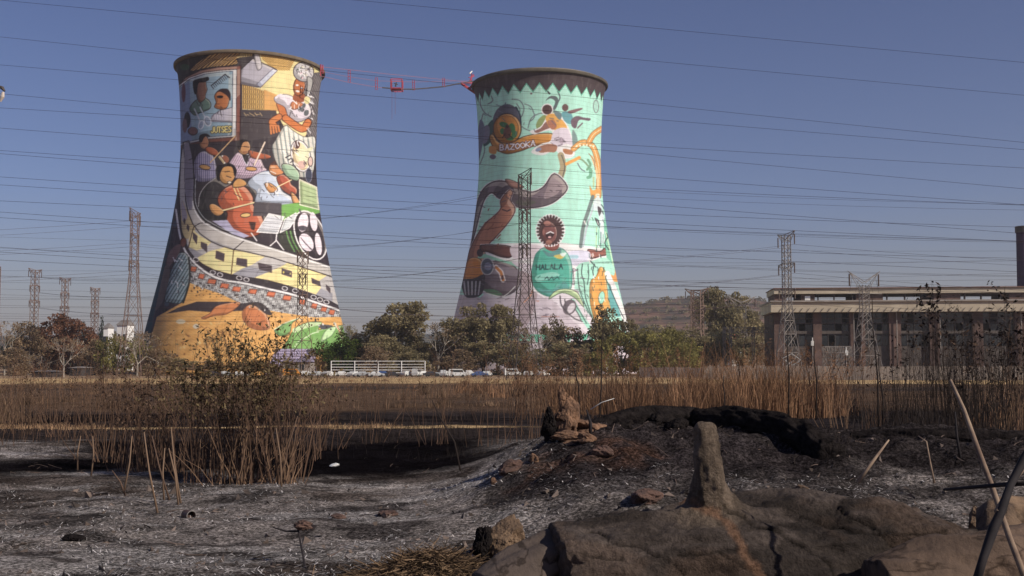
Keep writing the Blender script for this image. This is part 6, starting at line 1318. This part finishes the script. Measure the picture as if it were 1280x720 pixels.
def log(name, pts, rads, mt, label, seed, n=40, rings=60, rough=.10, cat='log', parent=None, cap=True, sq=1.0, grooves=.0):
    P = np.array(pts, float); R_ = np.array(rads, float); tt = np.linspace(0, 1, len(P)); T = np.linspace(0, 1, rings)
    cv = Canvas.smooth(None, P, False); ck = np.linspace(0, 1, len(cv)); C_ = np.stack([np.interp(T, ck, cv[:, k]) for k in range(3)], -1); rr_ = np.interp(T, tt, R_)
    V = []; u = None; acc = 0
    for i in range(rings):
        d = Vector(C_[min(i+1, rings-1)]-C_[max(i-1, 0)]).normalized()
        if u is None: u = Vector((0, 0, 1)).cross(d).normalized() if abs(d.z) < .9 else Vector((1, 0, 0))
        u = (u-d*u.dot(d)).normalized(); w_ = d.cross(u); L_ = T[i]*np.linalg.norm(P[-1]-P[0])
        th = np.linspace(0, 2*np.pi, n, endpoint=False); cs, sn = np.cos(th), np.sin(th)
        rad = rr_[i]*(1+rough*(fbm(cs*1.4+seed+L_*1.1/max(.3, rr_[i]*2), sn*1.4+L_*.5, 4, seed)*1.5)+grooves*np.abs(fbm(th*0+cs*5+seed, sn*5+L_*.25, 3, seed+3)))
        for k in range(n): V.append(tuple(Vector(C_[i])+(u*cs[k]+w_*sn[k]*sq)*rad[k]))
    b0 = Vector(P[0]); me = bpy.data.meshes.new(name); fs = [(i*n+k, i*n+(k+1) % n, (i+1)*n+(k+1) % n, (i+1)*n+k) for i in range(rings-1) for k in range(n)]
    if cap:
        for ri in (0, rings-1):
            c0 = Vector(C_[ri]); base = len(V); V += [tuple(c0.lerp(Vector(V[ri*n+k]), .45)+Vector(rng.normal(size=3))*rr_[ri]*.03) for k in range(n)]; V.append(tuple(c0+Vector(rng.normal(size=3))*rr_[ri]*.04))
            for k in range(n):
                k2 = (k+1) % n; q = (ri*n+k, base+k, base+k2, ri*n+k2); t3 = (base+k, base+n, base+k2)
                fs += [q if ri == 0 else q[::-1], t3 if ri == 0 else t3[::-1]]
    loc = Vector((0, 0, 0)) if parent else b0
    me.from_pydata([tuple(Vector(v)-loc) for v in V], [], fs); me.polygons.foreach_set('use_smooth', [True]*len(me.polygons)); me.update()
    bmm = bmesh.new(); bmm.from_mesh(me); bmesh.ops.recalc_face_normals(bmm, faces=bmm.faces); bmm.to_mesh(me); bmm.free()
    o = link(name, me, mt, parent)
    if not parent: o.location = loc; tag(o, label, cat)
    else: o.matrix_parent_inverse = Matrix.Translation(-Vector(parent.location))
    return o
# ashy wood with cracks along the grain
def grainmat(name, a, b, streak, ax):
    m = mat(name, a, b, 2.0, .9, bump=.45, bscale=16); t = m.node_tree; N = t.nodes; L = t.links; p = N['Principled BSDF']; src = p.inputs['Base Color'].links[0].from_socket
    tc = N.new('ShaderNodeTexCoord'); mp = N.new('ShaderNodeMapping'); mp.inputs['Scale'].default_value = ax; L.new(tc.outputs['Object'], mp.inputs[0])
    nz = N.new('ShaderNodeTexNoise'); nz.inputs['Scale'].default_value = 1.6; nz.inputs['Detail'].default_value = 5; L.new(mp.outputs[0], nz.inputs['Vector'])
    cr = N.new('ShaderNodeValToRGB'); e = cr.color_ramp.elements; e[0].position = .485; e[0].color = (1, 1, 1, 1); e[1].position = .515; e[1].color = (1, 1, 1, 1); q = e.new(.5); q.color = (.35, .32, .3, 1); L.new(nz.outputs[0], cr.inputs[0])
    mx = N.new('ShaderNodeMix'); mx.data_type = 'RGBA'; mx.blend_type = 'MULTIPLY'; mx.inputs[0].default_value = 1; L.new(src, mx.inputs[6]); L.new(cr.outputs[0], mx.inputs[7])
    n3 = N.new('ShaderNodeTexNoise'); n3.inputs['Scale'].default_value = .9; n3.inputs['Detail'].default_value = 7; mp3 = N.new('ShaderNodeMapping'); mp3.inputs['Scale'].default_value = ax; mp3.inputs['Location'].default_value = (3, 1, 2); L.new(tc.outputs['Object'], mp3.inputs[0]); L.new(mp3.outputs[0], n3.inputs['Vector'])
    c3 = N.new('ShaderNodeValToRGB'); c3.color_ramp.elements[0].position = .60; c3.color_ramp.elements[0].color = (0, 0, 0, 1); c3.color_ramp.elements[1].position = .68; L.new(n3.outputs[0], c3.inputs[0])
    m3 = N.new('ShaderNodeMix'); m3.data_type = 'RGBA'; L.new(c3.outputs[0], m3.inputs[0]); L.new(mx.outputs[2], m3.inputs[6]); m3.inputs[7].default_value = (*streak, 1); L.new(m3.outputs[2], p.inputs['Base Color']); return m
M_trunk = grainmat('ash_covered_trunk', (.075, .066, .06), (.15, .13, .112), (.24, .13, .075), (.35, 1.2, 1.6))
M_stub = grainmat('stub_bark', (.11, .085, .068), (.24, .19, .15), (.27, .17, .11), (1.6, 1.6, .4))
ft = empty('fallen_trunk', on(900, 8.2), 0, 'huge ash grey fallen tree trunk with one thick upright branch stub', 'fallen tree')
ZA = lambda px, py, Y: tuple(at(px, py, Y))
t1_ = log('trunk', [ZA(688, 748, 7.9), ZA(800, 748, 8.0), ZA(900, 745, 8.15), ZA(1010, 745, 8.2), ZA(1110, 742, 8.2), ZA(1240, 750, 8.3)], [.50, .62, .70, .66, .60, .5], None, None, 31, n=90, rings=130, rough=.16, parent=ft, grooves=.05)
t2_ = log('stub', [ZA(925, 722, 8.2), ZA(905, 680, 8.15), ZA(895, 648, 8.05), ZA(888, 615, 7.95), ZA(886, 585, 7.9), ZA(883, 555, 7.9), ZA(881, 527, 7.9)], [.40, .33, .22, .135, .102, .084, .070], None, None, 33, n=48, rings=70, rough=.16, parent=ft, grooves=.06)
t3_ = log('root', [ZA(880, 650, 7.95), ZA(930, 668, 7.72), ZA(960, 700, 7.6), ZA(985, 745, 7.5)], [.07, .06, .07, .08], None, None, 34, n=30, rings=40, rough=.2, parent=ft)
bm = bmesh.new()
for t_ in (t1_, t2_): bm.from_mesh(t_.data)
me = bpy.data.meshes.new('trunk'); bm.to_mesh(me); bm.free()
for t_ in (t1_, t2_, t3_): bpy.data.objects.remove(t_)
tmp = bpy.data.objects.new('tmp', me); C.objects.link(tmp)
md = tmp.modifiers.new('r', 'REMESH'); md.mode = 'VOXEL'; md.voxel_size = .017; md = tmp.modifiers.new('s', 'SMOOTH'); md.iterations = 7; md.factor = .6
bpy.context.view_layer.update(); me2 = bpy.data.meshes.new_from_object(tmp.evaluated_get(bpy.context.evaluated_depsgraph_get())); bpy.data.objects.remove(tmp)
nv = len(me2.vertices); co = np.empty(nv*3, 'f'); me2.vertices.foreach_get('co', co); co = co.reshape(-1, 3).astype(float)
nr = np.empty(nv*3, 'f'); me2.vertices.foreach_get('normal', nr); nr = nr.reshape(-1, 3)
# furrows and lumps along the grain
def seg_d(P, A, B):
    A = np.array(A); B = np.array(B); d = B-A; u = np.clip(((P-A)@d)/(d@d), 0, 1); return np.linalg.norm(P-A-u[:, None]*d, axis=1)
def path_d(P, pts): return np.min([seg_d(P, a, b) for a, b in zip(pts[:-1], pts[1:])], axis=0)
stubm = 1-sstep(.1, .3, np.maximum(0, path_d(co, [ZA(888, 615, 7.95), ZA(881, 527, 7.9)])-.1))
gr = fbm(co[:, 0]*1.5, co[:, 2]*9+co[:, 1]*5, 4, 61)*(1-stubm)+fbm(co[:, 0]*14, co[:, 2]*1.6+5, 4, 62)*stubm*.5
co = co+nr*(gr*.055+fbm(co[:, 0]*2.6, co[:, 2]*3+co[:, 1]*3, 3, 60)*.10*(1-stubm)+fbm(co[:, 0]*26, co[:, 2]*26+co[:, 1]*19, 4, 63)*.014)[:, None]
cracks = [[ZA(905, 632, 7.85), ZA(960, 660, 7.6), ZA(1010, 690, 7.55), ZA(1050, 722, 7.5)], [ZA(850, 700, 7.45), ZA(900, 690, 7.45), ZA(940, 715, 7.45)], [ZA(740, 665, 7.6), ZA(800, 690, 7.4), ZA(860, 722, 7.4)], [ZA(990, 648, 7.75), ZA(1080, 668, 7.7), ZA(1180, 665, 7.9)], [ZA(1060, 640, 7.8), ZA(1100, 660, 7.8), ZA(1130, 700, 7.7)], [ZA(725, 690, 7.5), ZA(780, 702, 7.4)]]
wv = fbm(co[:, 0]*5, co[:, 1]*5+co[:, 2]*7, 3, 64)*.06
cd = np.full(nv, 1.)
for q in cracks: cd = np.minimum(cd, path_d((co+wv[:, None]*np.array([0, 0, 1]))*np.array([1, 0, 1]), [tuple(np.array(v)*np.array([1, 0, 1])) for v in q]))
ck = 1-sstep(.003, .013, cd); co = co-nr*(ck*.016)[:, None]
me2.vertices.foreach_set('co', co.astype('f').ravel()); me2.polygons.foreach_set('use_smooth', [True]*len(me2.polygons)); me2.update()
stk = 1-sstep(.012, .05, path_d((co+wv[:, None]*.6)*np.array([1, 0, 1]), [tuple(np.array(v)*np.array([1, 0, 1])) for v in (ZA(872, 634, 7.75), ZA(905, 648, 7.65), ZA(922, 668, 7.6), ZA(938, 700, 7.55), ZA(955, 735, 7.5))])+.03*fbm(co[:, 0]*20, co[:, 2]*20, 3, 66))
dkp = sstep(.02, .2, fbm(co[:, 0]*1.8+9, co[:, 2]*4+co[:, 1]*2, 4, 70)); gcol = np.array((.100, .082, .074))*(1-.5*dkp[:, None])*(1+.55*fbm(co[:, 0]*2.2, co[:, 2]*5+co[:, 1]*3, 4, 67))[:, None]
gcol = gcol*(1-stubm[:, None])+np.array((.165, .130, .102))*(1+.8*fbm(co[:, 0]*16, co[:, 2]*3, 4, 68))[:, None]*stubm[:, None]
red = sstep(.05, .25, fbm(co[:, 0]*1.4+3, co[:, 2]*4, 4, 69))*.4; gcol = gcol*(1-red[:, None])+np.array((.13, .088, .065))*red[:, None]
gcol = gcol*(1-stk[:, None])+np.array((.20, .12, .08))*stk[:, None]; gcol = gcol*(1-.6*ck[:, None]); gcol = np.clip(gcol, .005, .6)
a_ = me2.color_attributes.new('tone', 'FLOAT_COLOR', 'POINT'); a_.data.foreach_set('color', np.concatenate([gcol, np.ones((nv, 1))], -1).astype('f').ravel())
o = link('trunk', me2, mat('ash_covered_wood', (.45, .43, .42), (1.55, 1.5, 1.46), 26, .95, bump=1.0, bscale=42, attr='tone', wid=.5, spec=.12), ft); o.matrix_parent_inverse = Matrix.Translation(-Vector(ft.location)); me2.transform(Matrix.Identity(4))

# slab of broken trunk left of it
log('broken_log', [ZA(610, 742, 7.6), ZA(648, 718, 7.75), ZA(690, 692, 7.95), ZA(722, 668, 8.1)], [.17, .21, .21, .13], grainmat('slab_wood', (.05, .038, .033), (.14, .105, .088), (.25, .16, .11), (1.4, .5, 1.5)), 'grey brown broken log leaning on the left end of the fallen trunk', 35, rough=.3, n=48, rings=50, sq=.8)
blob('stump_chunk', on(630, 9.2, .15), (.42, .36, .40), M_tanw, 'broken tan stump chunk with a dark left side, upright in the ash', 36, rough=.4, facet=.9, cat='stump')
blob('stump_chunk', on(603, 9.1, .14), (.14, .24, .34), M_charl, 'black piece at the left side of the broken stump chunk', 37, rough=.3, facet=.6, cat='stump')  # black lump set against the left of the tan chunk
# burnt log on the ridge
log('burnt_log', [tuple(on(868, 14.4, .10)), tuple(on(925, 14.0, .10)), tuple(on(985, 13.3, .08)), tuple(on(1035, 12.4, .05))], [.11, .17, .18, .15], M_charl, 'thick black burnt log lying along the ridge behind the branch stub', 38, rough=.24, n=64, rings=110, grooves=.35)
log('burnt_log', [tuple(on(740, 13.9, .02)), tuple(on(800, 14.2, .05)), tuple(on(870, 14.5, .08))], [.07, .12, .12], M_charl, 'thin black burnt log right behind the clay mound', 39, rough=.4)
log('burnt_log', [tuple(on(1060, 14.4, .0)), tuple(on(1170, 14.0, .0)), tuple(on(1290, 13.9, -.02))], [.07, .10, .09], M_charl, 'low black burnt log on the ridge at the right', 40, rough=.4)
# tan logs at lower right
log('scorched_log', [ZA(1100, 742, 7.3), ZA(1170, 728, 7.4), ZA(1240, 712, 7.5), ZA(1330, 690, 7.7)], [.20, .24, .24, .22], grainmat('scorched_wood', (.04, .027, .021), (.15, .10, .072), (.36, .24, .155), (.5, 1.6, 1.5)), 'reddish tan scorched log with knots at the lower right corner', 41, rough=.35, n=48, rings=70, grooves=.1)
log('scorched_log', [ZA(1262, 700, 8.0), ZA(1254, 668, 8.15), ZA(1250, 642, 8.3), ZA(1300, 640, 8.5)], [.17, .15, .12, .10], M_tanw, 'twisted tan root rising at the right edge', 42, rough=.35)
blob('stump_chunk', on(1216, 9.6, .1), (.20, .2, .30), M_tanw, 'pale pointed wood stump behind the leaning sticks', 43, rough=.45, facet=.8, cat='stump')
# sticks at the right
M_stickt = mat('dry_stick', (.15, .10, .075), (.34, .25, .18), 6, .9); M_stickd = mat('black_stick', (.012, .010, .012), (.03, .024, .026), 6, .85)
stick('leaning_stick', spt([(1289, 742, 6.3), (1262, 672, 6.5), (1240, 608, 6.7), (1222, 560, 6.8), (1205, 512, 7.0), (1188, 475, 7.1)]), [.019, .018, .017, .016, .013, .010], M_stickt, 'long pale stick leaning left at the right edge')
stick('black_branch', spt([(1219, 732, 6.0), (1229, 698, 6.02), (1242, 660, 6.1), (1252, 638, 6.1), (1263, 606, 6.2), (1281, 572, 6.3), (1300, 540, 6.3)]), [.024, .022, .027, .024, .021, .026, .022], M_stickd, 'thick black branch curving up to the right edge')
stick('black_branch', spt([(1180, 612, 6.8), (1215, 609, 6.6), (1250, 606, 6.4), (1300, 603, 6.2)]), [.008, .011, .013, .014], M_stickd, 'thin black branch lying level across the leaning stick')
stick('black_branch', spt([(1246, 640, 6.1), (1268, 600, 6.3), (1290, 570, 6.4)]), [.016, .014, .014], M_stickt, 'short brown branch forking off the thick black branch')
stick('twig', spt([(1072, 603, 10.2), (1090, 578, 10.2), (1111, 550, 10.3)]), [.020, .015, .007], M_stickt, 'tan twig slanting up from the ash behind the fallen trunk')
stick('twig', spt([(1168, 604, 10.6), (1163, 580, 10.6), (1158, 552, 10.6), (1148, 545, 10.7)]), [.010, .009, .007, .005], M_stickt, 'thin brown bent twig right of the slanting tan twig')
stick('twig', spt([(738, 545, 12.6), (738, 528, 12.6), (733, 512, 12.6)]), [.02, .018, .008], M_stickd, 'short black twig on the right shoulder of the clay mound')
stick('twig', spt([(738, 512, 13), (752, 503, 13), (768, 498, 13)]), [.006, .005, .003], M_lsteel, 'thin pale twig right of the clay spire')
stick('twig', spt([(1200, 572, 8.3), (1196, 545, 8.3), (1194, 515, 8.3)]), [.010, .009, .005], M_stickd, 'thin black twig hanging beside the long pale stick')
# burnt twigs strewn about
rs = np.random.default_rng(88); mb = MB()
for k in range(420):
    Y = rs.uniform(8.4, 20) if k % 2 else rs.uniform(11, 15.5); px = rs.uniform(-20, 1300) if k % 2 else rs.uniform(640, 1300); x = (px-640)/F*Y; a = rs.uniform(0, 6.28); l = rs.uniform(.04, .28); z = gz(x, Y)
    d = Vector((math.cos(a), math.sin(a), 0))*l; e = gz(x+d.x, Y+d.y); mid = Vector((x, Y, z)).lerp(Vector((x+d.x, Y+d.y, e)), .5)+Vector((rs.normal(0, .02), rs.normal(0, .02), rs.uniform(.005, .03))); r_ = rs.uniform(.002, .007); t_ = rs.choice([.3, .5, 1.6, 2.6])
    mb.tube([Vector((x, Y, z+.004)), mid, Vector((x+d.x, Y+d.y, e+rs.uniform(0, .05)))], [r_, r_*.8, r_*.4], 4, (t_, t_*.9, t_*.85, 1))
tag(mb.build('burnt_twigs', mat('twig_char', (.03, .024, .022), (.07, .055, .048), 8, .9, attr='tone')), 'burnt twigs and splinters strewn over the ash and the ridge', 'twigs', kind='stuff')
# small things in the ash
tw = empty('capped_twig', on(380, 9.3), 0, 'bent dark twig with a brown bark cap sticking from the ash', 'twig')
def tl(lst): return [at(a, b, Y)-Vector(tw.location) for a, b, Y in lst]
m = MB(); m.tube(tl([(382, 712, 8.9), (378, 690, 9.0), (373, 664, 9.1)]), [.010, .009, .008], 6); m.tube(tl([(341, 659, 9.1), (358, 664, 9.1), (374, 664, 9.1)]), [.006, .009, .008], 6); m.build('stem', M_stickd, tw)
blobp('bark_cap', at(380, 657, 9.1)-Vector(tw.location), (.13, .1, .075), M_rock, 51, tw, rough=.3)
cn = empty('burnt_can', on(240, 11.9, .03), R(-50), 'burnt tin can lying open end out on the ash with a dark mouth', 'can')
m = MB(); n = 20; V = []
for r_, x in ((.001, -.07), (.05, -.07), (.052, .07), (.046, .07), (.044, -.05), (.001, -.05)):
    for k in range(n): a = 2*math.pi*k/n; V.append((x, r_*math.cos(a), r_*math.sin(a)))
m.add(V, [(i*n+k, i*n+(k+1) % n, (i+1)*n+(k+1) % n, (i+1)*n+k) for i in range(5) for k in range(n)]); m.build('can_body', mat('burnt_tin', (.05, .03, .025), (.16, .10, .08), 12, .6, .3), cn)
m = MB(); m.tube([(.07+.002*0, .05*math.cos(t_), .05*math.sin(t_)) for t_ in np.linspace(0, 6.28, 21)], .004, 5); m.build('can_lip', M_steel, cn)
blob('paper_scrap', on(422, 18.2, .04), (.17, .12, .07), M_white, 'crumpled white paper scrap lying on the black ground', 55, rough=.6, facet=.9, cat='litter', sub=3)
# straw heap
def heap(px, Y, W, D, H, n, label, seed):
    rs = np.random.default_rng(seed); c = on(px, Y); mb = MB()
    for k in range(n):
        u, v = rs.normal(0, .36, 2); hh_ = H*math.exp(-(u*u+v*v)*2.2)*rs.uniform(.5, 1.0); p0 = Vector((u*W, v*D, hh_+gz(c.x+u*W, c.y+v*D)-c.z)); a = rs.uniform(0, 6.28); l = rs.uniform(.05, .16)
        d = Vector((math.cos(a)*l, math.sin(a)*l, rs.normal(0, .35)*l)); t_ = rs.uniform(.3, 1.5)
        mb.tube([p0-d, p0+Vector((rs.normal(0, .012), rs.normal(0, .012), .02)), p0+d], rs.uniform(.0014, .004), 3, (t_, t_*.95, t_*.9, 1), caps=False)
    o = mb.build('straw_heap', M_straw); o.location = c; tag(o, label, 'straw heap')
heap(545, 8.35, .62, .28, .17, 3600, 'tangled heap of brown straw and roots at the bottom edge left of the broken log', 61)
heap(650, 8.45, .30, .2, .13, 1300, 'small tangle of straw caught below the broken stump chunk', 62)
# street lamp at the left edge (head only in view)
lp = empty('street_lamp', (at(-22, 452, 60).x, 60, -1.0), 0, 'lamp head on a curved arm just showing at the left edge in the sky', 'street lamp')
hz = lambda px, py: at(px, py, 60)-Vector(lp.location)
m = MB(); m.tube([Vector((0, 0, 0)), hz(-22, 200), hz(-22, 125), hz(-16, 112), hz(-6, 107), hz(1, 109)], [.12, .08, .07, .06, .05, .05], 8); m.build('pole', M_steel, lp)
m = MB(); m.tube([hz(-1, 108), hz(3, 110), hz(6, 114)], [.06, .10, .05], 8); m.build('lamp_hood', M_dsteel, lp)
m = MB(); m.tube([hz(4, 115), hz(3, 121), hz(.5, 127)], [.07, .11, .05], 10); m.build('lamp_glass', mat('frosted_lamp', (.5, .42, .36), (.6, .5, .44), 3, .4), lp)

# ------------------------------------------------------------------ haze: even smog between the camera and the hills
hm = bpy.data.materials.new('haze'); hm.use_nodes = True; t = hm.node_tree; t.nodes.clear(); ou = t.nodes.new('ShaderNodeOutputMaterial'); pv = t.nodes.new('ShaderNodeVolumePrincipled')
pv.inputs['Color'].default_value = (.93, .92, .95, 1); pv.inputs['Density'].default_value = .00014; pv.inputs['Anisotropy'].default_value = .2; t.links.new(pv.outputs[0], ou.inputs['Volume'])
m = MB(); m.box(-6100, 6100, -350, 7100, -8, 260); hz_ = m.build('haze', hm); tag(hz_, 'thin pale smog lying over the whole field and the towers', 'haze', kind='stuff')
